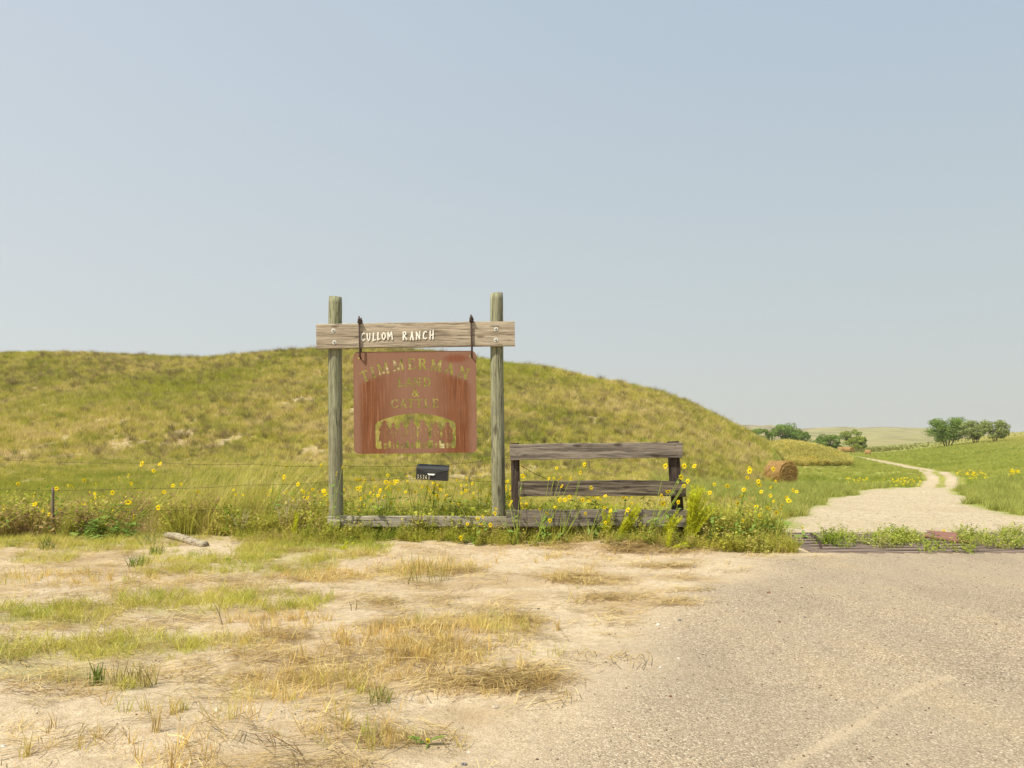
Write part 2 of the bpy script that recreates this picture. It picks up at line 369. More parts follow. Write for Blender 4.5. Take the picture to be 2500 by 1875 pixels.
def wood_mat(name, axis, dark, mid, light, green=None, cs=1.0, crack=1.0):
    t = NT(name)
    oi = t.n('ObjectInfo'); cmb = t.n('CombineXYZ')
    for k in range(3): t.l(t.math('MULTIPLY', oi.outputs['Random'], 37.0 + 11 * k), cmb.inputs[k])
    sc_ = {'x': (.7, 14, 14), 'z': (14, 14, .7)}[axis]
    v = t.co('Object', sc_, (0, 0, 0), cmb.outputs[0])
    sc2 = {'x': (.5, 3, 3), 'z': (3, 3, .5)}[axis]
    v2 = t.co('Object', sc2, (0, 0, 0), cmb.outputs[0])
    n = t.noise(v, 1.6 * cs, 7, .68, .6); nf = t.noise(v, 6.5 * cs, 5, .7, .3); nb = t.noise(v2, 1.2, 4, .6)
    c = t.ramp(n, [(.36, dark), (.48, mid), (.62, light)])
    c = t.mix(1., c, t.ramp(nf, [(.34, .4), (.46, .9), (.62, 1.2)]), 'MULTIPLY')
    c = t.mix(t.ramp(nb, [(.42, 0.), (.68, .45)]), c, dark)
    if green: c = t.mix(t.ramp(nb, [(.35, .75), (.6, .1)]), c, green)
    # knots
    vk = t.n('TexVoronoi'); vk.inputs['Scale'].default_value = 1.0
    sk = {'x': (2.2, 3, 6.5), 'z': (5, 5, 1.7)}[axis]
    t.l(t.co('Object', sk, (0, 0, 0), cmb.outputs[0]), vk.inputs['Vector'])
    kn = t.ramp(vk.outputs['Distance'], [(.09, 1.), (.19, 0.)])
    c = t.mix(t.math('MULTIPLY', kn, .75), c, (dark[0] * .5, dark[1] * .45, dark[2] * .42))
    ck = t.ramp(t.noise(v, 3.0 * cs, 3, .5, .5), [(.335, 1.), (.365, 0.)])
    c = t.mix(t.math('MULTIPLY', ck, .7 * crack), c, (.045, .036, .028))
    h = t.math('SUBTRACT', t.math('ADD', t.math('MULTIPLY', n, .6), t.math('MULTIPLY', nf, .5)), t.math('MULTIPLY', ck, .8))
    return t.pbsdf(c, .88, t.bump(h, .8, .012), 0, .2)

M = {}
M['ground'] = ground_mat()
M['post'] = wood_mat('treated_post_wood', 'z', (.11, .10, .065), (.29, .275, .185), (.42, .40, .28), (.24, .26, .14), 1.6, 1.1)
M['beam'] = wood_mat('weathered_beam_wood', 'x', (.20, .155, .11), (.40, .33, .245), (.49, .415, .315), None, .8, .5)
M['rail'] = wood_mat('grey_rail_wood', 'x', (.10, .082, .065), (.225, .19, .155), (.32, .275, .225), None, 1, .8)
M['rail_dark'] = wood_mat('dark_rail_wood', 'x', (.035, .028, .02), (.125, .10, .075), (.26, .22, .165), None, 1.0, 1.5)
M['plank'] = wood_mat('pale_plank_wood', 'x', (.15, .125, .10), (.38, .335, .275), (.50, .45, .375), None, 1, 1)
M['dark_post'] = wood_mat('creosote_post_wood', 'z', (.022, .016, .013), (.06, .045, .036), (.12, .09, .07))
M['log'] = wood_mat('dead_log_wood', 'x', (.17, .13, .085), (.36, .30, .21), (.48, .42, .31))
def simple(name, col, rough=.6, metal=0., spec=.4, var=.25, scale=20, bump=.2):
    t = NT(name); v = t.co('Object'); n = t.noise(v, scale, 5, .65)
    c = t.mix(n, tuple(x * (1 - var) for x in col), tuple(min(1, x * (1 + var)) for x in col))
    return t.pbsdf(c, rough, t.bump(n, bump, .004), metal, spec)
M['iron'] = simple('rusted_iron', (.062, .036, .026), .75, .3, .4, .4, 40)
M['bolt'] = simple('galvanised_washer', (.62, .60, .54), .5, .2, .5, .15, 60)
M['bolt_head'] = simple('galvanised_bolt_head', (.30, .31, .30), .4, .6, .5, .2, 60)
M['white_paint'] = simple('white_letter_paint', (.80, .78, .70), .6, 0, .3, .10, 60)
M['cream_paint'] = simple('cream_number_paint', (.62, .55, .38), .6, 0, .3, .1, 90)
M['black_box'] = simple('black_enamel', (.017, .016, .017), .45, 0, .5, .4, 30)
M['black_lid'] = simple('paler_black_enamel', (.042, .042, .042), .65, 0, .25, .3, 30)  # lid enamel: paler and rougher black than the box body
M['handle'] = simple('dull_steel', (.42, .41, .37), .4, .5, .5, .1, 50)
M['wire'] = simple('barbed_wire_steel', (.06, .045, .036), .7, .4, .3, .3, 50)
M['guard'] = simple('weathered_guard_steel', (.25, .185, .145), .7, .2, .4, .35, 9)
M['guard_red'] = simple('rusty_red_steel', (.24, .12, .09), .75, .1, .3, .4, 12)
M['pit'] = simple('pit_soil', (.05, .04, .03), 1, 0, .1, .4, 8)
M['stake'] = simple('grey_stake', (.17, .14, .11), .8, .1, .2, .3, 12)
M['stone_tan'] = simple('tan_stone', (.42, .35, .26), .8, 0, .3, .3, 30)
M['stone_red'] = simple('red_brown_stone', (.20, .10, .065), .8, 0, .3, .3, 30)
M['stone_white'] = simple('pale_stone', (.62, .58, .52), .8, 0, .3, .15, 30)
M['stone_grey'] = simple('grey_stone', (.16, .155, .16), .8, 0, .3, .3, 30)
M['twig'] = simple('dry_twig', (.15, .095, .055), .9, 0, .2, .3, 30)
M['petal'] = grass_mat('sunflower_petal', (.92, .70, .02), .25, .4)
M['disc'] = simple('sunflower_disc', (.11, .055, .015), .9, 0, .2, .5, 200)
M['stem'] = grass_mat('sunflower_stem', (.30, .36, .06), .35, .15)
M['leaf'] = grass_mat('sunflower_leaf', (.22, .32, .07), .6, .35)
M['lime'] = grass_mat('lime_foliage', (.62, .63, .045), .6, .45)
M['cream'] = grass_mat('dead_cream_seedhead', (.60, .54, .38), .4, .3)
M['bark'] = simple('tree_bark', (.12, .095, .07), .9, 0, .2, .3, 3)
M['tree1'] = grass_mat('tree_leaf_mid', (.20, .28, .06), .7, .3)
M['tree2'] = grass_mat('tree_leaf_yellowish', (.29, .34, .065), .7, .3)
M['tree3'] = grass_mat('tree_leaf_grey_green', (.30, .34, .12), .6, .3)
M['grass'] = grass_mat('grass_blade', None, .7, .42)
def hay_mat():
    t = NT('hay_straw'); v = t.co('Object', (1, 1, 1))
    n = t.noise(v, 9, 6, .8, 1.5); n2 = t.noise(t.co('Object', (4, 4, 25)), 6, 5, .8)
    c = t.ramp(n, [(.3, (.17, .10, .04)), (.5, (.36, .22, .085)), (.7, (.52, .34, .14))])
    c = t.mix(1., c, t.ramp(n2, [(.3, .5), (.6, 1.15)]), 'MULTIPLY')
    return t.pbsdf(c, .95, t.bump(n, 1., .06), 0, .1)
M['hay'] = hay_mat()
M['hay_strand'] = grass_mat('hay_strand', (.48, .30, .11), .7, .2)
def rust_mat():
    t = NT('rusted_sign_steel'); tc = t.n('TexCoord'); sp = t.n('SeparateXYZ'); t.l(tc.outputs['Object'], sp.inputs[0])
    x, z = sp.outputs[0], sp.outputs[2]
    st = t.noise(t.co('Object', (26, 26, .9)), 1.6, 5, .7); bl = t.noise(t.co('Object'), 2.4, 5, .65); fn = t.noise(t.co('Object'), 120, 3, .7)
    pale = t.mix(bl, (.225, .112, .068), (.285, .15, .098))
    sat = t.mix(t.ramp(st, [(.35, 0.), (.65, 1.)]), (.12, .040, .016), (.27, .098, .036))
    # runs of darker rust below the lettering, strongest in the two side columns
    ax = t.math('ABSOLUTE', x)
    ra = t.n('MapRange', interpolation_type='SMOOTHSTEP'); ra.inputs[1].default_value = .12; ra.inputs[2].default_value = .62; t.l(t.math('ADD', ax, t.math('MULTIPLY', t.math('SUBTRACT', st, .5), .35)), ra.inputs[0])
    rb = t.n('MapRange', interpolation_type='SMOOTHSTEP'); rb.inputs[1].default_value = .84; rb.inputs[2].default_value = .74; t.l(t.math('ADD', ax, t.math('MULTIPLY', t.math('SUBTRACT', bl, .5), .12)), rb.inputs[0])
    top = t.math('SUBTRACT', 1.20, t.math('MULTIPLY', t.math('MULTIPLY', ax, ax), .30))    # runs start under the arc of letters
    rc = t.n('MapRange', interpolation_type='SMOOTHSTEP'); rc.inputs[1].default_value = .06; rc.inputs[2].default_value = -.05
    t.l(t.math('ADD', t.math('SUBTRACT', z, top), t.math('MULTIPLY', t.math('SUBTRACT', st, .5), .12)), rc.inputs[0])
    m = t.math('MULTIPLY', t.math('MULTIPLY', ra.outputs[0], rb.outputs[0]), rc.outputs[0])
    m = t.math('MULTIPLY', m, t.ramp(bl, [(.25, .5), (.55, 1.)]))
    c = t.mix(m, pale, sat)
    # one blotch at the upper right
    dx = t.math('MULTIPLY', t.math('SUBTRACT', x, .60), 4.5); dz = t.math('MULTIPLY', t.math('SUBTRACT', z, 1.37), 13.)
    rr = t.math('ADD', t.math('MULTIPLY', dx, dx), t.math('MULTIPLY', dz, dz))
    c = t.mix(t.math('MULTIPLY', t.ramp(rr, [(.15, 1.), (1., 0.)]), .75), c, (.20, .055, .025))
    c = t.mix(t.ramp(st, [(.56, 0.), (.70, .5)]), c, (.38, .25, .20))
    c = t.mix(t.ramp(t.noise(t.co('Object'), 7, 6, .8, 2.), [(.27, .7), (.32, 0.)]), c, (.07, .035, .025))
    c = t.mix(1., c, t.ramp(fn, [(.3, .68), (.7, 1.22)]), 'MULTIPLY')
    return t.pbsdf(c, .8, t.bump(fn, .3, .002), 0, .25)
M['rust'] = rust_mat()

# ------------------------------------------------------------ ground mesh
ang = np.concatenate([np.arange(-180, -60, 4), np.arange(-60, -36, 1), np.arange(-36, 9, .26), np.arange(9, 34, .11), np.arange(34, 60, 1), np.arange(60, 180, 4)])
rad = np.concatenate([[.25, .5, .75], np.geomspace(1, 15, 330)[:-1], np.geomspace(15, 110, 200)[:-1], np.geomspace(110, 4200, 130)])
A, RR = np.meshgrid(np.radians(ang), rad); gx = RR * np.sin(A); gy = RR * np.cos(A)
GZ = terrain(gx, gy)
nr, na = gx.shape
V = np.stack([gx, gy, GZ], -1).reshape(-1, 3); V = np.vstack([V, [[0, 0, 0]]])
ii = np.arange(nr - 1)[:, None] * na; jj = np.arange(na)[None, :]; j2 = (jj + 1) % na
Q = np.stack([(ii + jj), (ii + j2), (ii + na + j2), (ii + na + jj)], -1).reshape(-1, 4)
Q = Q[:, ::-1]
X, Y, Z = V[:, 0], V[:, 1], V[:, 2]
Ys = np.maximum(Y, .5); PX = CX + F * X / Ys; PY = HY - F * (Z - HC) / Ys
front = Y > .5
DX, DY = PX / K, PY / K            # in the units of the 2212 px wide view
def blobs(dx, dy, L, x=None, y=None):
    v = np.zeros(np.shape(dx))
    for (cx, cy, rx, ry, s) in L:
        q = ((dx - cx) / rx) ** 2 + ((dy - cy) / ry) ** 2
        v = np.maximum(v, s * np.clip(1.35 - q, 0, 1))
    return v
GREEN = [(130, 1330, 170, 26, .9), (400, 1305, 170, 30, .85), (600, 1300, 110, 22, .9), (120, 1425, 230, 48, 1), (330, 1390, 170, 26, .9), (520, 1385, 120, 18, .7), (260, 1470, 90, 22, .7),
         (430, 1225, 150, 25, .5), (150, 1170, 200, 22, .75), (90, 1205, 80, 14, .6), (620, 1205, 110, 45, .75), (750, 1180, 90, 30, .8), (800, 1500, 60, 16, .35), (350, 1200, 60, 20, .5), (1070, 1352, 70, 20, .5)]
DRY = [(850, 1400, 260, 48, 1), (1010, 1360, 150, 34, 1), (640, 1390, 120, 30, .8), (760, 1470, 260, 32, .6), (1040, 1480, 190, 26, .7), (600, 1350, 110, 20, .6), (780, 1590, 120, 28, .7), (930, 1230, 120, 18, .6),
       (1250, 1250, 70, 18, .5), (360, 1640, 60, 15, .4), (140, 1250, 260, 20, .25), (500, 1530, 260, 30, .18), (250, 1600, 300, 30, .12), (700, 1245, 120, 15, .5), (300, 1130, 360, 22, .5)]
STRAW = [(1330, 1182, 150, 10, 1), (1440, 1190, 110, 8, .9), (1290, 1250, 110, 14, .8), (1330, 1300, 95, 15, .9), (1400, 1300, 110, 10, .7), (1330, 1332, 60, 9, .8), (1440, 1225, 90, 5, .7), (1480, 1250, 90, 3, .7), (1480, 1275, 90, 4, .5), (1120, 1340, 60, 14, .8),
         (1130, 1465, 110, 16, .9), (1000, 1480, 150, 14, .7), (860, 1600, 100, 16, .9), (620, 1375, 90, 12, .8), (1190, 1450, 50, 16, .8), (900, 1235, 140, 9, .6), (750, 1250, 160, 9, .6), (480, 1260, 200, 10, .3), (640, 1510, 150, 10, .35), (380, 1400, 300, 12, .3), (1000, 1370, 200, 60, .35), (700, 1450, 300, 50, .35)]
nz = fbm(X, Y, .8, 4, 51); nz2 = fbm(X, Y, 3., 4, 52)
asp = asphalt(X, Y); grv = ingravel(X, Y)
# the faint sand streak across the asphalt
STREAK = [gxy(a * K, b * K) for a, b in [(2045, 1465), (1950, 1500), (1860, 1560), (1790, 1600), (1700, 1655), (1600, 1760)]]
sd_ = seg_dist(X, Y, STREAK)
asp = asp * (1 - .75 * ss(.035 + .05 * nz - sd_, -.03, .06) * front)
asp = np.where((X > 3.8) & (Y > 10.9), 0, asp)
grass = blobs(DX, DY, GREEN) * .6 * ss(nz, -.5, .3)
straw = np.clip(blobs(DX, DY, STRAW) + .55 * blobs(DX, DY, DRY), 0, 1) * ss(nz, -.6, .2); straw = np.maximum(straw, .5 * ss(fbm(X, Y * 2.2, 1.1, 5, 57), .02, .4) * (1 - ss(asp, 0, .3)))
grass = np.where(front & (Y < 14), grass, 0); straw = np.where(front & (Y < 14), straw, 0)
beyond = ss(Y + nz * .5, 11.2, 13.0)
grass = np.maximum(grass, beyond)
behind = ~front
grass = np.where(behind & (asp < .5), .5 + .4 * nz2, grass)
lush = ss(X / Ys, .17, .27) * (Y > 12) + (Y > 12) * (1 - ss(X / Ys, .17, .27)) * (.25 * ss(-Y, -40, -24) + .35 * ss(nz2, 0, .6))
far_lush = 1 - .85 * ss(Y, 520, 850); band = 1 - .9 * ss(Y, 215, 240) * (1 - ss(Y, 400, 470))
lush = np.clip(lush * far_lush * np.where(X / Ys > .42, 1, band), 0, 1)
lush = np.where((Y > 90) & (PX > 1640) & (PX < 2100) & (Y < 160), .2, lush)
lush = np.where((Y < 12), .5, lush); lush = lush * (1 - .8 * ss(Z, -.3, 2.5) * (Y > 60)); lush = lush * (1 - .5 * ss(2.2 - rut_d(X, Y), 0, 1.5) * (Y > 30))
lush = lush * (1 - .55 * ss(X / Ys, .44, .56) * ss(Y, 90, 200)); lush = np.clip(lush + .25 * nz2 * (Y > 40), 0, 1)
# bare patches on the dune and pale ground behind the fence
bare = bare_f(X, Y) * np.where((Y > 30) & (Y < 100), 1, .85) * (Y > 13) * (Y < 200)
bare = bare * (1 - .7 * ss(X / Ys, .2, .3) )
bare = np.maximum(bare, .9 * blobs(DX, DY, [(1580, 958, 60, 8, 1), (110, 870, 120, 14, .8), (60, 930, 60, 22, .8), (330, 855, 110, 8, .6), (1590, 1085, 50, 25, .9), (1640, 1115, 90, 14, .9), (1700, 1080, 60, 12, .6), (1480, 1120, 70, 15, .5), (520, 1150, 60, 6, .6), (1290, 890, 90, 12, .5)]) * (Y > 13) * ss(nz, -.5, .3))
bare = np.where((Y > 60) & (X / Ys > .31), bare * .15, bare)
# two-track road
td = rut_d(X, Y); wob = nz * .12
rutm = ss(.36 + wob * .7 - td, -.06, .16) * np.clip(.95 + .3 * nz2, 0, 1)
rutm = np.where((Y > 25) & (Y < 400), rutm, 0)
bare = np.where(Y > 23.5, np.maximum(bare, rutm), bare)
grv2 = np.maximum(grv, rutm * .95)
path = ss(.08 - seg_dist(X, Y, PATH) + nz * .1, -.1, .2)
grv2 = np.maximum(grv2, path * .4)
inpit = (X > GX0) & (X < GX1) & (Y > GY0) & (Y < GY1)
me_all = {'asphalt': asp, 'gravel': np.where(inpit, 0, grv2), 'grass': np.where(inpit, 0, grass), 'lush': lush, 'straw': straw, 'bare': bare}
fa = asp[Q].mean(1); fg = grv[Q].mean(1); ft = rutm[Q].mean(1); fd = (td[Q].mean(1) < .8) & (Y[Q].mean(1) > 26) & (Y[Q].mean(1) < 260)
sel_a = fa > .5; sel_g = (~sel_a) & (fg > .5); sel_t = (~sel_a) & (~sel_g) & fd; sel_r = ~(sel_a | sel_g | sel_t)
def sub_ground(name, sel, label, extra_fan=False):
    q = Q[sel]; used = np.unique(q); rm = np.full(len(V), -1); rm[used] = np.arange(len(used))
    me = newmesh(name, V[used], rm[q], M['ground'], None, True)
    for k, a in me_all.items():
        at = me.attributes.new(k, 'FLOAT', 'POINT'); at.data.foreach_set('value', a[used].astype(np.float32))
    o = link(name, me); tag(o, label, None, None, 'structure'); return o
sub_ground('ground', sel_r, 'sandy ground with grass running back to the dune and meadow')
sub_ground('asphalt_road', sel_a, 'worn pale asphalt apron with sand drifted on its edge')
sub_ground('gravel_road', sel_g, 'pale gravel drive behind the cattle guard')
sub_ground('dirt_track', sel_t, 'two-rut dirt track curving away through the meadow')

V_ground_min = V[:, 2].min()
# ------------------------------------------------------------ scatter (stuff) via geometry nodes
TPL = bpy.data.collections.new('grass_templates')
def blades(nb, h, spread, wid, lean, bend, seed, hv=.4, curl=0, segs=2, bias=(0, 0)):
    r = np.random.default_rng(seed); V = []; Fc = []
    for i in range(nb):
        a = r.uniform(0, 2 * math.pi); rr = spread * math.sqrt(r.uniform()); bx, by = rr * math.cos(a), rr * math.sin(a)
        hh = h * (1 - hv + 2 * hv * r.uniform()); la = r.uniform(0, 2 * math.pi); ln = lean * r.uniform(.2, 1)
        dx, dy = ln * math.cos(la) + bias[0], ln * math.sin(la) + bias[1]; wa = r.uniform(0, math.pi); wx, wy = math.cos(wa) * wid / 2, math.sin(wa) * wid / 2
        b0 = len(V)
        for s in range(segs):
            t = s / segs; k = (1 - .35 * t)
            ox = bx + hh * (dx * t + bend * dx * t * t); oy = by + hh * (dy * t + bend * dy * t * t); oz = hh * (t - .25 * bend * t * t) - .01
            V += [(ox - wx * k, oy - wy * k, oz), (ox + wx * k, oy + wy * k, oz)]
        V.append((bx + hh * dx * (1 + bend), by + hh * dy * (1 + bend), hh * (1 - .25 * bend)))
        for s in range(segs - 1):
            Fc += [(b0 + 2 * s, b0 + 2 * s + 1, b0 + 2 * s + 3), (b0 + 2 * s, b0 + 2 * s + 3, b0 + 2 * s + 2)]
        Fc.append((b0 + 2 * segs - 2, b0 + 2 * segs - 1, b0 + 2 * segs))
    return np.array(V), np.array(Fc)
def flat_straw(nb, L, spread, wid, seed, dirb=0.0, dv=.8):
    r = np.random.default_rng(seed); V = []; Fc = []
    for i in range(nb):
        a = r.uniform(0, 2 * math.pi); rr = spread * math.sqrt(r.uniform()); c = np.array([rr * math.cos(a) * 1.5, rr * math.sin(a), r.uniform(.002, .035)])
        th = dirb + r.normal(0, dv); l = L * r.uniform(.4, 1.2) / 2; d = np.array([math.cos(th), math.sin(th), r.uniform(-.12, .12)]) * l
        n = np.array([-math.sin(th), math.cos(th), r.uniform(-.4, .4)]) * wid / 2; k = np.array([0, 0, r.uniform(0, .03)]) + n * r.uniform(-4, 4)
        b0 = len(V); V += [c - d - n, c - d + n, c + k - n, c + k + n, c + d]
        Fc += [(b0, b0 + 1, b0 + 3), (b0, b0 + 3, b0 + 2), (b0 + 2, b0 + 3, b0 + 4)]
    return np.array(V), np.array(Fc)
def leafy(nst, h, spread, seed, leafs=9, lw=.018, ll=.07, lean=.4):
    r = np.random.default_rng(seed); V = []; Fc = []
    for i in range(nst):
        a = r.uniform(0, 2 * math.pi); rr = spread * math.sqrt(r.uniform()); b = np.array([rr * math.cos(a), rr * math.sin(a), 0.])
        hh = h * r.uniform(.6, 1.15); top = b + np.array([r.normal(0, lean) * hh * .6 + .15 * hh, r.normal(0, lean) * hh * .5, hh]); w_ = .0035
        k = len(V); V += [b - (w_, 0, 0), b + (w_, 0, 0), top]; Fc.append((k, k + 1, k + 2))
        for j in range(leafs):
            t = r.uniform(.1, 1); p = b + (top - b) * t; th = r.uniform(0, 2 * math.pi); el = r.uniform(-.3, .9); l = ll * r.uniform(.5, 1.2) * (1.2 - .5 * t)
            d = np.array([math.cos(th) * math.cos(el), math.sin(th) * math.cos(el), math.sin(el)]) * l; s = np.array([-math.sin(th), math.cos(th), r.uniform(-.5, .5)]) * lw * r.uniform(.6, 1.2)
            k = len(V); V += [p, p + d * .5 + s, p + d, p + d * .5 - s]; Fc += [(k, k + 1, k + 2), (k, k + 2, k + 3)]
    return np.array(V), np.array(Fc)
def make_templates(nm, gens, mat):
    c = bpy.data.collections.new(nm); L = []
    for i, (v, f) in enumerate(gens):
        me = newmesh('%s_%02d' % (nm, i), v, f, mat); o = bpy.data.objects.new('%s_%02d' % (nm, i), me); c.objects.link(o)
    return c, len(gens)
def scatter(name, label, x, y, tint, scale, tpl, rz=None, tilt=.0, zoff=0.0, z=None):
    coll, n = tpl; N = len(x)
    if z is None: z = terrain(x, y, False)
    P3 = np.stack([x, y, z + zoff], -1)
    me = bpy.data.meshes.new(name); me.vertices.add(N); me.vertices.foreach_set('co', P3.astype(np.float32).ravel())
    rot = np.stack([rng.normal(0, 1, N) * tilt, rng.normal(0, 1, N) * tilt, rng.uniform(0, 2 * math.pi, N) if rz is None else rz], -1)
    a = me.attributes.new('rot', 'FLOAT_VECTOR', 'POINT'); a.data.foreach_set('vector', rot.astype(np.float32).ravel())
    a = me.attributes.new('scl', 'FLOAT', 'POINT'); a.data.foreach_set('value', np.broadcast_to(scale, N).astype(np.float32))
    a = me.attributes.new('idx', 'INT', 'POINT'); a.data.foreach_set('value', rng.integers(0, n, N).astype(np.int32))
    a = me.attributes.new('tint', 'FLOAT_COLOR', 'POINT'); a.data.foreach_set('color', np.hstack([np.clip(tint, 0, 1), np.ones((N, 1))]).astype(np.float32).ravel())
    o = link(name, me); tag(o, label, None, None, 'stuff')
    g = bpy.data.node_groups.new(name, 'GeometryNodeTree')
    g.interface.new_socket('Geometry', in_out='INPUT', socket_type='NodeSocketGeometry'); g.interface.new_socket('Geometry', in_out='OUTPUT', socket_type='NodeSocketGeometry')
    gi = g.nodes.new('NodeGroupInput'); go = g.nodes.new('NodeGroupOutput'); ip = g.nodes.new('GeometryNodeInstanceOnPoints'); ci = g.nodes.new('GeometryNodeCollectionInfo')
    ci.inputs['Collection'].default_value = coll; ci.inputs['Separate Children'].default_value = True; ci.inputs['Reset Children'].default_value = True
    g.links.new(gi.outputs[0], ip.inputs['Points']); g.links.new(ci.outputs[0], ip.inputs['Instance']); ip.inputs['Pick Instance'].default_value = True
    for nm, ty, sk in (('rot', 'FLOAT_VECTOR', 'Rotation'), ('scl', 'FLOAT', 'Scale'), ('idx', 'INT', 'Instance Index')):
        na_ = g.nodes.new('GeometryNodeInputNamedAttribute'); na_.data_type = ty; na_.inputs['Name'].default_value = nm
        g.links.new(na_.outputs['Attribute'], ip.inputs[sk])
    g.links.new(ip.outputs[0], go.inputs[0])
    md = o.modifiers.new('scatter', 'NODES'); md.node_group = g
    return o
def pal(t, cols):       # t in 0..1 -> colour between palette entries
    c = np.array(cols, float); k = np.clip(t, 0, .9999) * (len(c) - 1); i = k.astype(int); f = (k - i)[:, None]
    return c[i] * (1 - f) + c[np.minimum(i + 1, len(c) - 1)] * f
mg = M['grass']
T_hill = make_templates('hill_tuft', [blades(34, .30, .22, .014, .45, .5, s, .4, bias=(.25, 0)) for s in range(4)] + [blades(26, .42, .16, .012, .35, .5, s + 9, .4, bias=(.3, 0)) for s in range(2)], mg)
T_bunch = make_templates('bunch_tuft', [blades(70, .55, .16, .012, .6, .4, s + 20, .35) for s in range(3)], mg)
T_short = make_templates('short_tuft', [blades(18, .085, .06, .0042, .7, .6, s + 30, .5) for s in range(5)], mg)
T_stub = make_templates('stubble_tuft', [blades(11, .10, .05, .0045, .55, .3, s + 40, .5) for s in range(5)], mg)
T_straw = make_templates('straw_clump', [flat_straw(22, .30, .16, .0045, s + 50, .15, .55) for s in range(4)] + [flat_straw(14, .18, .14, .0045, s + 60, 0, 1.3) for s in range(3)], mg)
T_weed = make_templates('weed_clump', [leafy(7, .42, .12, s + 70) for s in range(5)] + [blades(30, .40, .12, .007, .5, .5, s + 80, .5, bias=(.15, 0)) for s in range(3)], mg)
T_tall = make_templates('tall_grass_clump', [blades(13, 1.1, .20, .006, .36, .5, s + 90, .5, segs=4, bias=(.22, 0)) for s in range(4)], mg)
T_seed = make_templates('yellow_weed_clump', [leafy(12, .9, .35, s + 100, 16, .045, .13, .35) for s in range(4)], mg)
T_mat = make_templates('creeping_weed_clump', [leafy(10, .16, .16, s + 110, 12, .012, .04, 1.1) for s in range(4)], mg)

def area_sample(n, u0, u1, d0, d1, p=.5):
    u = rng.uniform(u0, u1, n); r = rng.uniform(size=n); d = (d0 ** p + r * (d1 ** p - d0 ** p)) ** (1 / p); return u * d, d
# dune grass
x, y = area_sample(120000, -.85, .36, 15, 100, .75)
px = CX + F * x / y
dens = 1 - .80 * bare_f(x, y)
k = (rng.uniform(size=len(x)) < dens) & ((px < 1880) | (y < 24)) ; x, y = x[k], y[k]
k = (ingravel(x, y) < .3) & ~((x / y > .2) & (y < 30) & (rng.uniform(size=len(x)) < .5)); x, y = x[k], y[k]
t = .5 + .5 * fbm(x, y * .6, 8, 4, 71) + .5 * fbm(x, y, 1.2, 3, 72) + .28 * rng.normal(size=len(x))
c1 = pal(t, [(.27, .29, .06), (.48, .43, .09), (.60, .50, .14), (.66, .52, .26)])
g_ = ss(fbm(x, y * .6, 12, 3, 73), .0, .5)[:, None]; c1 = c1 * (1 - g_ * .6) + np.array([.36, .37, .05]) * g_ * .6
scatter('dune_grass', 'olive and straw coloured grass covering the dune', x, y, c1, (.6 + .65 * rng.uniform(size=len(x))) * (.42 + .72 * ss(y, 20, 60)), T_hill, None, .12)
# bunch grass tussocks on the dune
x, y = area_sample(11000, -.75, .31, 17, 98, .9); k = fbm(x, y, 14, 3, 75) + .35 * rng.normal(size=len(x)) > .05; x, y = x[k], y[k]
scatter('dune_tussocks', 'dark brownish bunch grass dotted over the dune', x, y, pal(rng.uniform(size=len(x)), [(.19, .16, .065), (.29, .23, .105), (.37, .275, .15), (.21, .22, .06)]), rng.uniform(.6, 1.4, len(x)) * (.35 + .65 * ss(y, 22, 45)) * (.7 + .3 * ss(y, 45, 80)), T_bunch, None, .1)
# meadow
x, y = area_sample(80000, .17, .80, 16, 230, .6); k = (ingravel(x, y) < .15) & (rut_d(x, y) > .62) & (fbm(x, y, 7, 3, 77) + .5 * rng.normal(size=len(x)) > -.6); k &= ~((x / y < .3) & (y < 20)); x, y = x[k], y[k]
c1 = pal(.5 + .5 * fbm(x, y, 8, 4, 78) + .15 * rng.normal(size=len(x)), [(.24, .28, .055), (.34, .37, .075), (.42, .42, .10), (.48, .43, .13)])
hi_ = (.85 * ss(terrain(x, y, False), -.6, 2.5) * (y > 60))[:, None]; c1 = c1 * (1 - hi_) + np.array([.50, .46, .14]) * hi_
nr_ = (ss(-y, -38, -26) * .6)[:, None]; c1 = c1 * (1 - nr_) + np.array([.42, .42, .12]) * nr_
scatter('meadow_grass', 'bright green meadow grass beyond the gravel', x, y, c1, (.35 + .4 * rng.uniform(size=len(x))) * (1 + ss(y, 60, 190) * .8), T_hill, None, .1)
# yellow weeds on the mound
x, y = area_sample(16000, .20, .43, 90, 124, .8); zz = terrain(x, y, False); k = (zz > tab(y, BASE) + .5) & (CX + F * x / y > 1650); x, y = x[k], y[k]
scatter('mound_weeds', 'yellow green weeds covering the low mound', x, y, pal(.45 + .4 * fbm(x, y, 5, 3, 79) + .2 * rng.normal(size=len(x)), [(.34, .32, .09), (.52, .46, .12), (.70, .60, .22), (.80, .62, .06)]), rng.uniform(.3, .95, len(x)), T_seed, None, .1)
# marsh growth far off
x, y = area_sample(9000, .2, .66, 240, 420, .8); k = fbm(x, y, 60, 3, 88) + .6 * rng.normal(size=len(x)) > ss(x / y, .38, .62) * 1.3 - .2; x, y = x[k], y[k]
scatter('marsh_weeds', 'olive brown reeds beyond the hay meadow', x, y, pal(rng.uniform(size=len(x)), [(.20, .19, .05), (.28, .24, .06), (.17, .21, .05)]), rng.uniform(.4, .9, len(x)), T_seed, None, .1)

def px_of(x, y): 
    z = terrain(x, y, False); return (CX + F * x / y) / K, (HY - F * (z - HC) / y) / K
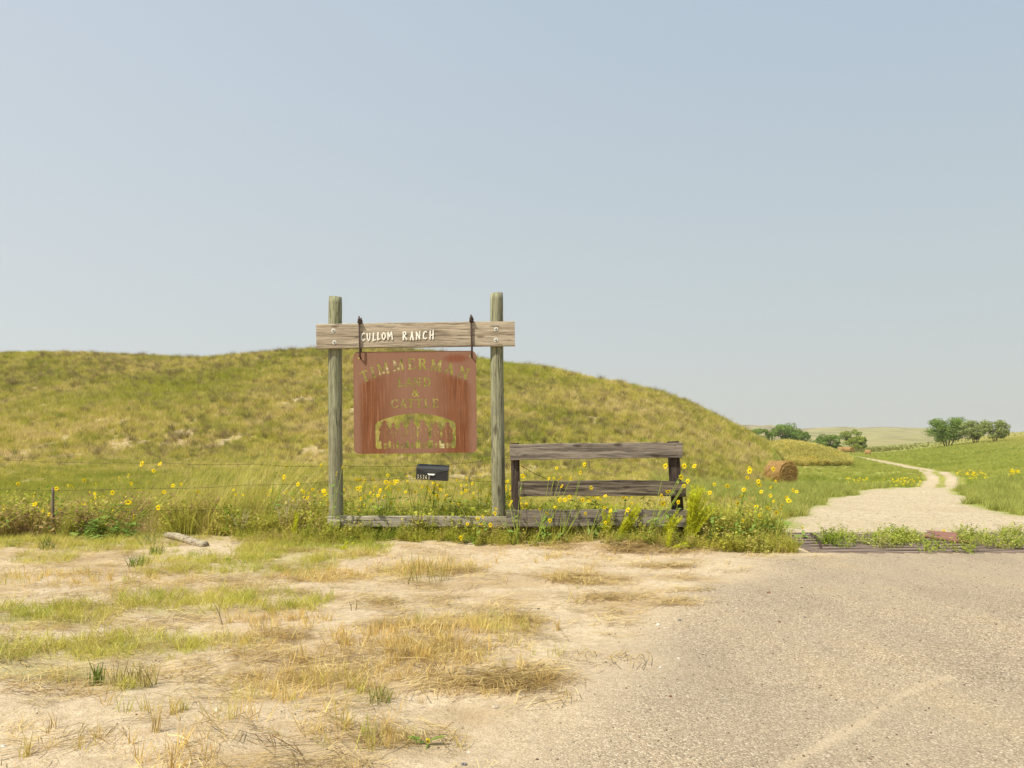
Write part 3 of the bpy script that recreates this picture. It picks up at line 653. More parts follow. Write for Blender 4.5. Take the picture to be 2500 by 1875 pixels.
# verge weeds along the fence line
x = rng.uniform(-9, 3.85, 34000); y = rng.uniform(11.0, 15.5, 34000)
edge = 11.35 + (.3 + .55 * ss(-x, 2.5, 4)) * fbm(x, y * 0, 1.2, 3, 81) + .15 * ss(-x, 2.5, 4) - .35 * ss(x, -1.5, .5) - .2 * ss(x, .2, 1.5) + .25 * ss(-x, 3.4, 4.5)
dn = ss(y - edge, 0, .25 + .7 * ss(-x, 2.5, 4)) * (1 - .75 * ss(y, 13.2, 15.5)) * (.40 + .6 * ss(fbm(x, y, .9, 3, 82), -.4, .3))
lft = ss(-x, 3.2, 4.5); dn = dn * (1 - .55 * lft); dn = dn * np.where(x > 2.6, 1.0, .9)
k = rng.uniform(size=len(x)) < dn; x, y = x[k], y[k]
lf = ss(-x, 3.0, 5.0)
t = np.clip(.45 + .5 * fbm(x, y, 1.1, 3, 83) + .2 * rng.normal(size=len(x)) + lf * .25 + .15 * ss(-y, -11.7, -11.1), 0, 1)
c1 = pal(t, [(.24, .31, .045), (.40, .43, .065), (.52, .48, .085), (.54, .44, .15), (.54, .42, .22)])
sc_ = rng.uniform(.35, 1.05, len(x)) * (1 - .35 * lf) * (1 - .45 * ss(y, 12.6, 14)) * (.42 + .58 * ss(y, 11.75, 12.0)) * np.where((x > 2.4), 1.1, 1)
xt = rng.uniform(-8.5, -2.6, 3000); yt = rng.uniform(12.0, 13.8, 3000); kt = fbm(xt, yt, .7, 3, 183) + .3 * rng.normal(size=len(xt)) > .22 + .25 * ss(-xt, 5.5, 7.5); xt, yt = xt[kt], yt[kt]
x = np.r_[x, xt]; y = np.r_[y, yt]; sc_ = np.r_[sc_, rng.uniform(.45, 1.45, len(xt))]
c1 = np.vstack([c1, pal(np.clip(.5 + .5 * fbm(xt, yt, .7, 3, 184) + .25 * rng.normal(size=len(xt)), 0, 1), [(.20, .27, .04), (.40, .42, .06), (.55, .50, .10), (.46, .34, .15), (.34, .22, .11)])])
tall_ = (rng.uniform(size=len(x)) < .10) & (y < 12) & (x > -3.2); sc_ = np.where(tall_, sc_ * 2.0, sc_)
scatter('verge_weeds', 'dense green and tan weeds around the low planks', x, y, c1, sc_, T_weed, None, .15)
# tall leaning grass at the left behind the fence
x = rng.uniform(-8.2, -3.6, 5200); y = rng.uniform(12.3, 14.3, 5200)
pxx = (CX + F * x / y) / K
dn = .06 + .94 * blobs(pxx, np.zeros_like(pxx), [(400, 0, 130, 1, .8), (500, 0, 110, 1, 1), (570, 0, 60, 1, .7)]); k = rng.uniform(size=len(x)) < dn * .05; x, y = x[k], y[k]
hg = tab((CX + F * x / y) / K, [(250, .55), (350, .8), (450, .9), (540, 1.05), (600, 1.15), (660, .6)])
scatter('tall_grass', 'tall straw green grass leaning right behind the wire at left', x, y, pal(rng.uniform(size=len(x)), [(.46, .47, .09), (.60, .55, .13), (.68, .56, .20), (.52, .40, .17)]), hg * rng.uniform(.55, 1.1, len(x)), T_tall, rng.normal(0, .25, len(x)), .06)
# foreground patches
def fg(n, blobl, nsd, y0=3.2, y1=12.0, thr=0.0, amax=.35):
    x = rng.uniform(-7.5, 4.2, n); y = rng.uniform(y0, y1, n); dx, dy = px_of(x, y)
    d = blobs(dx, dy, blobl) * ss(fbm(x, y, .55, 4, nsd), -.45, .25) + thr * ss(fbm(x, y, .9, 3, nsd + 1), .0, .5)
    k = (rng.uniform(size=n) < d) & (asphalt(x, y) < amax); return x[k], y[k]
x, y = fg(30000, GREEN, 91, 3.2, 12.2)
x2, y2 = fg(8000, [(150, 1165, 260, 30, .7), (500, 1180, 260, 40, .6)], 92)
x, y = np.r_[x, x2], np.r_[y, y2]
c1 = pal(.5 + .45 * fbm(x, y, .7, 3, 93) + .15 * rng.normal(size=len(x)), [(.28, .32, .05), (.44, .42, .08), (.56, .48, .13), (.60, .46, .20)])
scatter('green_verge_grass', 'short green grass in strips on the sandy verge', x, y, c1, rng.uniform(.5, 1.35, len(x)), T_short, None, .15)
x, y = fg(26000, DRY, 94, thr=.05)
c1 = pal(.5 + .5 * fbm(x, y, .5, 3, 95) + .2 * rng.normal(size=len(x)), [(.44, .29, .10), (.62, .43, .16), (.72, .53, .23), (.54, .42, .13), (.42, .42, .09)])
scatter('dry_stubble', 'dry golden grass stubble standing in the sand', x, y, c1, rng.uniform(.5, 1.35, len(x)), T_stub, None, .15)
x, y = fg(26000, STRAW, 96, thr=.07, amax=.85)
x2, y2 = fg(7000, [(1330, 1178, 150, 9, 1), (1440, 1188, 90, 6, .9)], 97, 10.4, 12)
x3, y3 = fg(11000, [(500, 1450, 900, 330, .4)], 98)
x, y = np.r_[x, x2, x3], np.r_[y, y2, y3]
c1 = pal(rng.uniform(size=len(x)), [(.27, .18, .075), (.44, .31, .13), (.60, .45, .20), (.70, .57, .30), (.22, .15, .065)])
scatter('straw_litter', 'loose cut straw lying over the sand', x, y, c1, rng.uniform(.3, 1.1, len(x)), T_straw, rng.normal(0, .6, len(x)), .05, .004)
# sparse bits of straw lying everywhere on the sand
# creeping weeds on the cattle guard
x = rng.uniform(2.6, 10.0, 2600); y = rng.uniform(10.9, 13.6, 2600); pxx = (CX + F * x / y) / K
d = blobs(pxx, y, [(1655, 12, 34, 1.9, 1), (1722, 11.6, 18, .35, .25), (1815, 11.9, 38, .75, .9), (1790, 12.7, 45, .3, .35), (1935, 12.2, 62, .95, 1), (1860, 11.2, 30, .25, .5), (2040, 11.2, 90, .3, .6), (2085, 12, 18, 1.2, .7), (2135, 12, 38, 1.2, .5), (2195, 12, 26, 1.2, .9)])
k = rng.uniform(size=len(x)) < d * .30; x, y = x[k], y[k]
c1 = pal(.5 + .4 * fbm(x, y, .5, 3, 99) + .25 * rng.normal(size=len(x)), [(.22, .29, .04), (.36, .42, .065), (.50, .50, .12), (.58, .55, .27)])
scatter('guard_weeds', 'creeping green weeds sprawling over the cattle guard', x, y, c1, rng.uniform(.5, 1.15, len(x)), T_mat, None, .2, .0, np.maximum(terrain(x, y, False), .0))
# gravel crumbs
def pebble_tpl(seed):
    r = np.random.default_rng(seed); v = np.array([[1, 0, 0], [-1, 0, 0], [0, 1, 0], [0, -1, 0], [0, 0, .7], [0, 0, -.5], ]) * r.uniform(.6, 1.2, (6, 3)) * .008
    return v, np.array([[0, 2, 4], [2, 1, 4], [1, 3, 4], [3, 0, 4], [2, 0, 5], [1, 2, 5], [3, 1, 5], [0, 3, 5]])
T_peb = make_templates('pebble', [pebble_tpl(s) for s in range(4)], mg)
x = np.r_[rng.uniform(-5, 7, 9000), rng.uniform(4.5, 13, 2500)]; y = np.r_[3 + 8 * rng.uniform(size=9000) ** 1.3, rng.uniform(13.4, 22, 2500)]
k = ((rng.uniform(size=len(x)) < .15 + .85 * asphalt(x, y)) & (y < 10.8)) | ((ingravel(x, y) > .5) & (y > 13)); x, y = x[k], y[k]
scatter('loose_gravel', 'scattered loose grit on the asphalt and gravel', x, y, pal(rng.uniform(size=len(x)), [(.20, .15, .11), (.40, .33, .25), (.60, .55, .46), (.30, .17, .11)]), rng.uniform(.35, 1.1, len(x)) ** 2 * 1.1, T_peb, None, .3, .002)

# ------------------------------------------------------------ raster cut shapes -> solid plates
def plate(mask, cell, th, ox, oz):
    """mask[row, col] True = metal, rows go down; returns verts, faces of a plate in the xz plane, thickness along y"""
    H_, W_ = mask.shape; V = []; Fc = []; idx = {}
    def v(i, j, s):
        k = (i, j, s)
        if k not in idx: idx[k] = len(V); V.append((ox + j * cell, s * th, oz - i * cell))
        return idx[k]
    active = {}
    def flush(c0, c1, r0, r1):
        Fc.append((v(r1, c0, 0), v(r1, c1, 0), v(r0, c1, 0), v(r0, c0, 0))); Fc.append((v(r0, c0, 1), v(r0, c1, 1), v(r1, c1, 1), v(r1, c0, 1)))
        Fc.append((v(r0, c0, 0), v(r0, c0, 1), v(r1, c0, 1), v(r1, c0, 0))); Fc.append((v(r1, c1, 0), v(r1, c1, 1), v(r0, c1, 1), v(r0, c1, 0)))
    for r in range(H_ + 1):
        runs = set()
        if r < H_:
            d = np.diff(np.r_[0, mask[r].astype(int), 0]); s = np.nonzero(d == 1)[0]; e = np.nonzero(d == -1)[0]; runs = set(zip(s.tolist(), e.tolist()))
        for k in list(active):
            if k not in runs: flush(k[0], k[1], active.pop(k), r)
        for k in runs: active.setdefault(k, r)
        a = mask[r - 1] if r > 0 else np.zeros(W_, bool); b = mask[r] if r < H_ else np.zeros(W_, bool)
        for top, m2 in ((True, b & ~a), (False, a & ~b)):
            d = np.diff(np.r_[0, m2.astype(int), 0])
            for s, e in zip(np.nonzero(d == 1)[0], np.nonzero(d == -1)[0]):
                f = (v(r, s, 0), v(r, e, 0), v(r, e, 1), v(r, s, 1)); Fc.append(f if top else f[::-1])
    return V, Fc
def stroke_mask(Xg, Yg, strokes):
    m = np.zeros(Xg.shape, bool)
    for s in strokes:
        x0, y0, x1, y1, w = s[:5]; w1 = s[5] if len(s) > 5 else w
        dx, dy = x1 - x0, y1 - y0; L = dx * dx + dy * dy + 1e-9; t = np.clip(((Xg - x0) * dx + (Yg - y0) * dy) / L, 0, 1)
        m |= np.hypot(Xg - x0 - t * dx, Yg - y0 - t * dy) < (w + (w1 - w) * t) / 2
    return m
tk, tn = .20, .10        # thick and thin strokes, in letter heights
def arcs(cx, cy, rx, ry, a0, a1, w, w2=None, n=12):
    L = []; w2 = w if w2 is None else w2
    for i in range(n):
        t0 = math.radians(a0 + (a1 - a0) * i / n); t1 = math.radians(a0 + (a1 - a0) * (i + 1) / n)
        f0 = abs(math.cos(t0)); f1 = abs(math.cos(t1))
        L.append((cx + rx * math.cos(t0), cy - ry * math.sin(t0), cx + rx * math.cos(t1), cy - ry * math.sin(t1), w2 + (w - w2) * f0, w2 + (w - w2) * f1))
    return L
SERIF = {   # x 0..w, y 0 (top) .. 1
 'T': (.8, [(.40, .02, .40, 1, tk), (.02, .04, .78, .04, tn), (.04, .04, .02, .2, tn), (.76, .04, .78, .2, tn), (.27, .98, .53, .98, tn)]),
 'I': (.4, [(.2, 0.02, .2, 1, tk), (.06, .03, .34, .03, tn), (.06, .98, .34, .98, tn)]),
 'M': (1.0, [(.12, .02, .10, 1, tn), (.14, .02, .50, .92, tk), (.50, .92, .84, .04, tn), (.86, .02, .90, 1, tk), (.0, .98, .22, .98, tn), (.78, .98, 1.0, .98, tn), (.02, .03, .16, .03, tn), (.84, .03, .98, .03, tn)]),
 'E': (.72, [(.18, .02, .18, 1, tk), (.04, .03, .66, .03, tn), (.04, .98, .68, .98, tn), (.18, .5, .5, .5, tn), (.66, .03, .67, .2, tn), (.68, .98, .72, .78, tn), (.5, .4, .5, .6, tn)]),
 'R': (.85, [(.18, .02, .18, 1, tk), (.04, .03, .4, .03, tn), (.04, .98, .32, .98, tn), (.18, .5, .4, .5, tn), (.4, .5, .74, .98, tk), (.68, .98, .86, .98, tn)] + arcs(.4, .265, .22, .235, -90, 90, tk, tn)),
 'A': (.9, [(.45, .02, .14, .98, tn), (.45, .02, .76, .98, tk), (.26, .64, .66, .64, tn), (.02, .98, .26, .98, tn), (.64, .98, .9, .98, tn)]),
 'N': (.95, [(.16, .04, .16, .98, tn), (.14, .02, .80, .98, tk), (.80, .02, .80, .98, tn), (.03, .98, .3, .98, tn), (.02, .03, .18, .03, tn), (.66, .03, .94, .03, tn)]),
 'L': (.7, [(.18, .02, .18, 1, tk), (.04, .03, .34, .03, tn), (.04, .98, .66, .98, tn), (.66, .98, .7, .76, tn)]),
 'D': (.9, [(.18, .02, .18, .42, tk), (.18, .6, .18, 1, tk), (.04, .03, .4, .03, tn), (.04, .98, .4, .98, tn)] + arcs(.4, .5, .40, .47, -90, 90, tk, tn)),
 'C': (.85, arcs(.46, .5, .38, .47, 42, 318, tk, tn) + [(.76, .04, .76, .3, tn)]),
 '&': (.85, arcs(.40, .24, .16, .2, -60, 240, tn * 1.3, tn * 1.2) + [(.30, .38, .80, .98, tk)] + arcs(.36, .70, .27, .27, 100, 330, tk, tn) + [(.60, .84, .76, .5, tn), (.66, .5, .84, .5, tn)]),
}
def hang_mask():
    cell = 2.5; xs = np.arange(85 + cell / 2, 1865, cell); ys = np.arange(105 + cell / 2, 1580, cell)
    Xg, Yg = np.meshgrid(xs, ys)
    x0, x1, y0, y1, r = 85, 1865, 105, 1580, 75
    qx = np.maximum(np.abs(Xg - (x0 + x1) / 2) - (x1 - x0) / 2 + r, 0); qy = np.maximum(np.abs(Yg - (y0 + y1) / 2) - (y1 - y0) / 2 + r, 0)
    m = np.hypot(qx, qy) < r
    cut = np.zeros_like(m)
    def letter(ch, cx, cy, h, rot=0, sx=1.0):
        w_, st = SERIF[ch]; a = math.radians(rot); dx = Xg - cx; dy = Yg - cy
        lx = (dx * math.cos(a) + dy * math.sin(a)) / (h * sx) + w_ / 2; ly = (-dx * math.sin(a) + dy * math.cos(a)) / h + .5
        return stroke_mask(lx, ly, st)
    for ch, cx, cy, rot in [('T', 250, 455, -22), ('I', 368, 403, -17), ('M', 515, 350, -13), ('M', 735, 303, -7), ('E', 930, 285, -2), ('R', 1088, 287, 2), ('M', 1285, 312, 7), ('A', 1480, 358, 13), ('N', 1685, 422, 19)]:
        cut |= letter(ch, cx, cy + (cx - 975) * 0, 148, rot)
    for ch, cx in [('L', 772), ('A', 885), ('N', 1008), ('D', 1150)]: cut |= letter(ch, cx, 550, 118, 0)
    cut |= letter('&', 978, 702, 112)
    for ch, cx in [('C', 680), ('A', 800), ('T', 915), ('T', 1030), ('L', 1148), ('E', 1268)]: cut |= letter(ch, cx, 858, 118, 0)
    # arched window
    rr = 40; top = 1003 + 132 * ((Xg - 975) / 580) ** 2
    q1 = np.maximum(np.abs(Xg - 979) - 581 + rr, 0); q2 = np.maximum(Yg - (1510 - rr), 0)
    win = (Yg > top) & (np.hypot(q1, q2) < rr) & (np.abs(Xg - 979) < 581)
    q3 = np.maximum(1165 - Yg, 0) * (Yg < 1165); win &= ~((np.abs(Xg - 979) > 556) & (Yg < top + 35 * (np.abs(Xg - 979) - 556) / 25))
    fig = np.zeros_like(m)
    def ell(cx, cy, rx, ry): return ((Xg - cx) / rx) ** 2 + ((Yg - cy) / ry) ** 2 < 1
    lines = np.zeros_like(m)
    riders = [(530, 1108, 1.12, 0), (658, 1142, .8, 0), (778, 1138, 1.0, 0), (925, 1100, 1.05, 0), (1092, 1112, 1.08, 1), (1272, 1140, .95, 2), (1440, 1140, 1.08, 0)]
    for cx, hy, s, arm in riders:
        by = 1512
        fig |= ell(cx, hy + 22, 40 * s, 10) | ell(cx, hy + 8, 20 * s, 20) | ell(cx, hy + 42, 17 * s, 24)            # hat, face
        fig |= stroke_mask(Xg, Yg, [(cx, hy + 70, cx, hy + 170, 70 * s, 62 * s), (cx - 28 * s, hy + 78, cx - 58 * s, hy + 130, 34 * s), (cx - 58 * s, hy + 130, cx - 20 * s, hy + 175, 28 * s),
                                      (cx + 28 * s, hy + 78, cx + 58 * s, hy + 130, 34 * s), (cx + 58 * s, hy + 130, cx + 20 * s, hy + 175, 28 * s)])
        fig |= ell(cx, 1345, 60 * s, 85) | stroke_mask(Xg, Yg, [(cx - 46 * s, 1290, cx - 66 * s, 1390, 36 * s, 22), (cx + 46 * s, 1290, cx + 66 * s, 1390, 36 * s, 22)])
        hx = cx + 12 * s
        fig |= stroke_mask(Xg, Yg, [(hx - 14, 1255, hx - 18, 1235, 12), (hx + 14, 1255, hx + 18, 1235, 12), (hx, 1270, hx, 1370, 50 * s, 30)])
        for lx, lx2 in ((-38, -34), (-16, -20), (20, 18), (42, 40)):
            fig |= stroke_mask(Xg, Yg, [(cx + lx * s, 1380, cx + lx2 * s, 1445, 26 * s, 15), (cx + lx2 * s, 1445, cx + lx2 * s + 3, by, 14, 18)])
        lines |= stroke_mask(Xg, Yg, [(hx - 30 * s, 1265, hx - 16 * s, 1375, 6), (hx + 30 * s, 1265, hx + 16 * s, 1375, 6), 
                                       (cx - 30 * s, hy + 105, cx - 30 * s, hy + 150, 7), (cx + 30 * s, hy + 105, cx + 30 * s, hy + 150, 7)])
        if arm == 1: fig |= stroke_mask(Xg, Yg, [(cx - 30, hy + 90, cx - 45, hy + 20, 24), (cx - 45, hy + 20, cx - 40, hy - 10, 26)])
        if arm == 2: fig |= stroke_mask(Xg, Yg, [(cx - 30, hy + 95, cx - 58, hy + 40, 22), (cx - 58, hy + 50, cx - 58, hy - 30, 12)])
    fig |= stroke_mask(Xg, Yg, [(480, 1385, 600, 1385, 16), (700, 1390, 1010, 1395, 18), (1130, 1375, 1460, 1385, 24)])
    fig &= ~lines
    win &= ~fig
    m &= ~cut; m &= ~win
    # hanger holes
    for hx, hy in ((165, 195), (1780, 185)): m &= ~ell(hx, hy, 15, 15)
    return m, cell

DS = 11.85; ppm = F / DS           # front of the cross beam
# --------- sign frame
frame = thing('sign_frame', 'tall weathered wooden post and beam frame with white CULLOM RANCH letters', 'sign frame', (P(1020, 1300, 12.0).x, 12.0, 0.05))
FL = frame.location.copy()
def loc(v): return Vector(v) - FL
def round_post(mb, base, top, r0, r1, seed, n=40, m=44, tilt_cap=0.0):
    r = np.random.default_rng(seed); V = []; th = np.linspace(0, 2 * math.pi, n, endpoint=False)
    groove = np.zeros(n); 
    for k in range(9): 
        c = r.uniform(0, 2 * math.pi); groove += -.045 * np.exp(-((np.angle(np.exp(1j * (th - c)))) / .07) ** 2)
    for i in range(m):
        t = i / (m - 1); p = base.lerp(top, t); rr = r0 + (r1 - r0) * t
        wob = fbm(np.cos(th) * 1.2 + 5, np.sin(th) * 1.2 + t * 2.6, .9, 3, seed) * .05
        tip = 1 - .05 * (t > .995)
        for k in range(n):
            q = rr * (1 + wob[k] + groove[k] * (.5 + .5 * math.sin(t * 7 + k))) * tip
            V.append((p.x + math.cos(th[k]) * q + .012 * math.sin(t * 3 + seed), p.y + math.sin(th[k]) * q, p.z + (tilt_cap * math.cos(th[k]) if i == m - 1 else 0)))
    Fc = [(i * n + k, i * n + (k + 1) % n, (i + 1) * n + (k + 1) % n, (i + 1) * n + k) for i in range(m - 1) for k in range(n)]
    V.append((top.x, top.y, top.z)); c = len(V) - 1
    Fc += [((m - 1) * n + k, (m - 1) * n + (k + 1) % n, c) for k in range(n)]
    mb.add(V, Fc)
for (pxc, ytop, wpx, sd0, pb, tc_) in ((819.5, 725, 33, 3, 822, -.006), (1214.5, 716, 32, 8, 1216, .008)):
    mb = MB(); top = P(pxc, ytop, 12.0); b = P(pb, 1300, 12.0); b.z = -.3; top.y = b.y = 12.0
    r_ = wpx / 2 / (F / 12.0)
    round_post(mb, loc(b), loc(top), r_ * 1.06, r_ * .97, sd0, tilt_cap=tc_)
    link('post', mb.mesh('post', M['post'], True), frame)
def plank_mesh(a, b, h, th, seed, rough=.004, n=60, endcut=0.0):
    """board from a to b (left/right mid points of the front face), height h, thickness th"""
    V = []; ax = (b - a).normalized(); up = Vector((0, 0, 1)); up = (up - ax * up.dot(ax)).normalized(); L = (b - a).length
    bk = ax.cross(up); bk = bk if bk.y > 0 else -bk
    prof = [(-.5, .12), (-.5, .9), (-.46, 1), (.46, 1), (.5, .9), (.5, .12), (.47, 0), (.2, 0), (-.15, 0), (-.47, 0)]
    m = len(prof)
    for i in range(n + 1):
        t = i / n; s = 0.0
        e0 = float(fbm(np.array([t * L * 2.0]), np.array([seed * 3.1]), .5, 4, seed)[0]) * rough; e1 = float(fbm(np.array([t * L * 2.0 + 50]), np.array([seed * 2.1]), .5, 4, seed)[0]) * rough
        bow = math.sin(t * math.pi) * rough * .8
        for (q, d) in prof:
            off = (e1 if q > 0 else e0)
            end = 0
            if endcut and (i == 0 or i == n): end = (1 if i == 0 else -1) * endcut * abs(math.sin(q * 9 + seed))
            p = a + ax * (t * L + end) + up * (q * h + off + bow) + bk * (d * th)
            V.append(p)
    Fc = [(i * m + k, (i + 1) * m + k, (i + 1) * m + (k + 1) % m, i * m + (k + 1) % m) for i in range(n) for k in range(m)]
    Fc += [tuple(range(m)), tuple(n * m + k for k in range(m - 1, -1, -1))]
    return V, Fc
def plank(name, parent, pl, pr, h_px, d, th, mat, seed, origin, rough=.004, dr=None, endcut=.0):
    dr = dr or d; a = P(pl[0], pl[1], d) - origin; b = P(pr[0], pr[1], dr) - origin
    c = (a + b) / 2
    V_, F_ = plank_mesh(a - c, b - c, h_px / (F / d), th, seed, rough, 60, endcut)
    return link(name, newmesh(name, V_, F_, mat), parent, c)
beam = plank('crossbeam', frame, (772, 821.5), (1257, 814.5), 61, DS, .05, M['beam'], 5, FL)
BO = FL + beam.location
# bolts with pale washers
for (bx, by) in ((814, 807), (816.3, 835.7), (1211, 803.5), (1210.5, 830)):
    p = P(bx, by, DS) - BO; mb = MB(); mb.tube([p + Vector((0, .004, 0)), p + Vector((0, -.005, 0))], 5.3 / ppm, 18)
    wsh = link('washer', mb.mesh('washer', M['bolt'], False), beam)
    mb = MB(); mb.tube([p + Vector((0, -.005, 0)), p + Vector((0, -.012, 0)), p + Vector((0, -.016, 0))], [2.6 / ppm, 2.3 / ppm, 1.0 / ppm], 12)
    link('bolt_head', mb.mesh('bolt_head', M['bolt_head'], True), beam)
# raised white letters, drawn from strokes (in zoomed pixels of 4.254 per photo pixel, origin 760,700)
LET = {
 'C': [(.78, .12, .60, .02, .13), (.60, .02, .30, .12, .15), (.30, .12, .10, .50, .19), (.10, .5, .18, .88, .19), (.18, .88, .5, .98, .14), (.5, .98, .78, .82, .12)],
 'U': [(.12, .04, .16, .7, .18), (.16, .7, .4, .96, .16), (.4, .96, .68, .75, .14), (.68, .75, .76, .04, .15), (.04, .03, .24, .03, .08)],
 'L': [(.34, .02, .22, .95, .19), (.22, .95, .74, .86, .14), (.22, .06, .48, .02, .09)],
 'O': [(.42, .03, .12, .4, .17), (.12, .4, .2, .85, .18), (.2, .85, .46, .97, .16), (.46, .97, .78, .6, .17), (.78, .6, .70, .15, .18), (.70, .15, .42, .03, .15)],
 'M': [(.14, .05, .10, .98, .15), (.16, .05, .44, .62, .15), (.44, .62, .76, .02, .12), (.78, .04, .90, .96, .16)],
 'R': [(.2, .04, .16, .98, .18), (.2, .04, .62, .06, .14), (.62, .06, .70, .30, .16), (.70, .30, .26, .52, .14), (.34, .5, .84, .96, .16)],
 'A': [(.50, .02, .10, .98, .15), (.50, .02, .74, .98, .20), (.24, .62, .68, .62, .12)],
 'N': [(.14, .05, .10, .98, .16), (.14, .06, .70, .95, .17), (.78, .02, .72, .95, .14), (.66, .04, .88, .0, .07)],
 'H': [(.26, .02, .14, .98, .16), (.80, .0, .72, .98, .17), (.14, .56, .82, .48, .12), (.18, .04, .36, .02, .08)],
 '3': [(.15, .12, .5, .02, .15), (.5, .02, .75, .22, .17), (.75, .22, .4, .48, .14), (.4, .48, .8, .7, .15), (.8, .7, .5, .97, .18), (.5, .97, .12, .86, .15)],
 '5': [(.75, .04, .28, .04, .14), (.28, .04, .24, .44, .12), (.24, .44, .6, .44, .14), (.6, .44, .78, .7, .17), (.78, .7, .5, .97, .17), (.5, .97, .15, .88, .15)],
 '6': [(.70, .06, .4, .12, .14), (.4, .12, .18, .6, .18), (.18, .6, .4, .96, .17), (.4, .96, .76, .76, .17), (.76, .76, .55, .5, .15), (.55, .5, .24, .6, .12)],
 '1': [(.5, .03, .5, .97, .2), (.28, .14, .5, .04, .1), (.28, .97, .72, .97, .08)],
}
def letter_obj(name, ch, w_m, h_m, th, mat, parent, centre, rot=0.0, yaw=None):
    cell = h_m / 34; nx = int(w_m * 1.25 / cell); ny = int(h_m * 1.2 / cell)
    Xg, Yg = np.meshgrid((np.arange(nx) + .5) * cell / w_m - .12, (np.arange(ny) + .5) * cell / h_m - .1)
    # stroke widths are in letter heights: measure in isotropic space
    asx = w_m / h_m; st = [(s[0] * asx, s[1], s[2] * asx, s[3], s[4] * (.66 if ch.isdigit() else .92)) for s in LET[ch]]
    m = stroke_mask(Xg * asx, Yg, st)
    V_, F_ = plate(m, cell, th, -nx * cell / 2, ny * cell / 2)
    o = link(name, newmesh(name, V_, F_, mat), parent, centre); o.rotation_euler = Euler((0, rot, 0)) if yaw is None else yaw
    return o
for ch, zx, zy, w_, h_ in [('C', 540, 520, 50, 80), ('U', 598, 522, 46, 78), ('L', 655, 520, 48, 80), ('L', 702, 513, 46, 78), ('O', 755, 512, 52, 76), ('M', 818, 508, 56, 82),
                           ('R', 972, 508, 52, 84), ('A', 1045, 510, 44, 82), ('N', 1112, 505, 54, 82), ('C', 1183, 502, 52, 82), ('H', 1250, 500, 54, 86)]:
    c = P(760 + zx / 4.254, 700 + zy / 4.254, DS - .010) - BO
    o = letter_obj('letter', ch, w_ / 4.254 / ppm, h_ / 4.254 / ppm, .010, M['white_paint'], beam, c, -.015 + random.uniform(-.03, .03))
    o['label'] = 'raised white painted letter ' + ch
plank('low_plank', frame, (797, 1273.5), (1245, 1275), 26, 11.82, .06, M['plank'], 9, FL, .008, endcut=.012)
mb = MB(); mb.box(loc(P(812, 1315, 11.93)), (.14, .1, .5)); link('stub_block', mb.mesh('stub_block', M['dark_post']), frame)

# --------- hanging sign
z_per = 1 / 5.925 / (F / 11.885)
cS = P(850 + 975 / 5.925, 840 + 1580 / 5.925, 11.885)
hs = thing('hanging_sign', 'rust red steel plate sign cut with TIMMERMAN LAND & CATTLE and a row of riders', 'sign', cS)
mask, cell = hang_mask()
V_, F_ = plate(mask, cell * z_per, .007, (85 - 975) * z_per, (1580 - 105) * z_per)
panel = link('sign_plate', newmesh('sign_plate', V_, F_, M['rust']), hs); panel.rotation_euler = (0, -.0105, 0)
for hxp, ytop, yb in ((877.5, 773, 874), (1150, 769, 871)):
    a = P(hxp, ytop, DS) - cS; b = P(hxp + 2, yb, DS) - cS; yf = DS - .026 - cS.y; ybk = DS + .062 - cS.y
    r0 = .0125
    mb = MB(); mb.tube([(a.x, yf, a.z), (b.x, yf, b.z + .10), (b.x, yf + .008, b.z + .03), (b.x, .0035, b.z - .008), (b.x, ybk - .01, b.z + .03), (b.x, ybk, b.z + .10), (a.x + .012, ybk, a.z - .01)], r0, 10)
    hg_ = link('hanger_rod', mb.mesh('hanger_rod', M['iron'], True), hs)
    zt = P(hxp, 786 if hxp < 1000 else 781, DS).z - cS.z
    bt = P(hxp, 791.0 - (hxp - 772) * .0144, DS).z - cS.z + .012
    mb = MB(); mb.box((a.x + .006, (yf + ybk) / 2, bt), (.06, ybk - yf + .05, .012)); link('hanger_plate', mb.mesh('hanger_plate', M['iron']), hg_)
    for yy_ in (yf, ybk):
        mb = MB(); mb.tube([(a.x + (.012 if yy_ > 0 else 0), yy_, bt + .008), (a.x + (.012 if yy_ > 0 else 0), yy_, bt + .046)], .024, 6); link('nut', mb.mesh('nut', M['iron']), hg_)

# --------- mailbox on the wires
mbx = thing('mailbox', 'black metal mailbox with number 35361 hanging on the barbed wire', 'mailbox', P(1055, 1172, 11.95))
Wm, Hm, Dm = .458, .155, .14
body = MB()
body.add([(-Wm/2, -Dm/2, 0), (Wm/2, -Dm/2, 0), (Wm/2, Dm/2, 0), (-Wm/2, Dm/2, 0), (-Wm/2, -Dm/2, Hm), (Wm/2, -Dm/2, Hm), (Wm/2, Dm/2, Hm + .06), (-Wm/2, Dm/2, Hm + .06)],
         [(3, 2, 1, 0), (0, 1, 5, 4), (1, 2, 6, 5), (2, 3, 7, 6), (3, 0, 4, 7), (4, 5, 6, 7)])
bo = link('box_body', body.mesh('box_body', M['black_box']), mbx)
lid = MB(); e = .005
lid.add([(-Wm/2 - e, -Dm/2 - e, Hm - .004), (Wm/2 + e, -Dm/2 - e, Hm - .004), (Wm/2 + e, Dm/2 + e, Hm + .062), (-Wm/2 - e, Dm/2 + e, Hm + .062),
         (-Wm/2 - e, -Dm/2 - e, Hm + .006), (Wm/2 + e, -Dm/2 - e, Hm + .006), (Wm/2 + e, Dm/2 + e, Hm + .072), (-Wm/2 - e, Dm/2 + e, Hm + .072)],
        [(3, 2, 1, 0), (0, 1, 5, 4), (1, 2, 6, 5), (2, 3, 7, 6), (3, 0, 4, 7), (4, 5, 6, 7)])
yf = -Dm/2 - .006
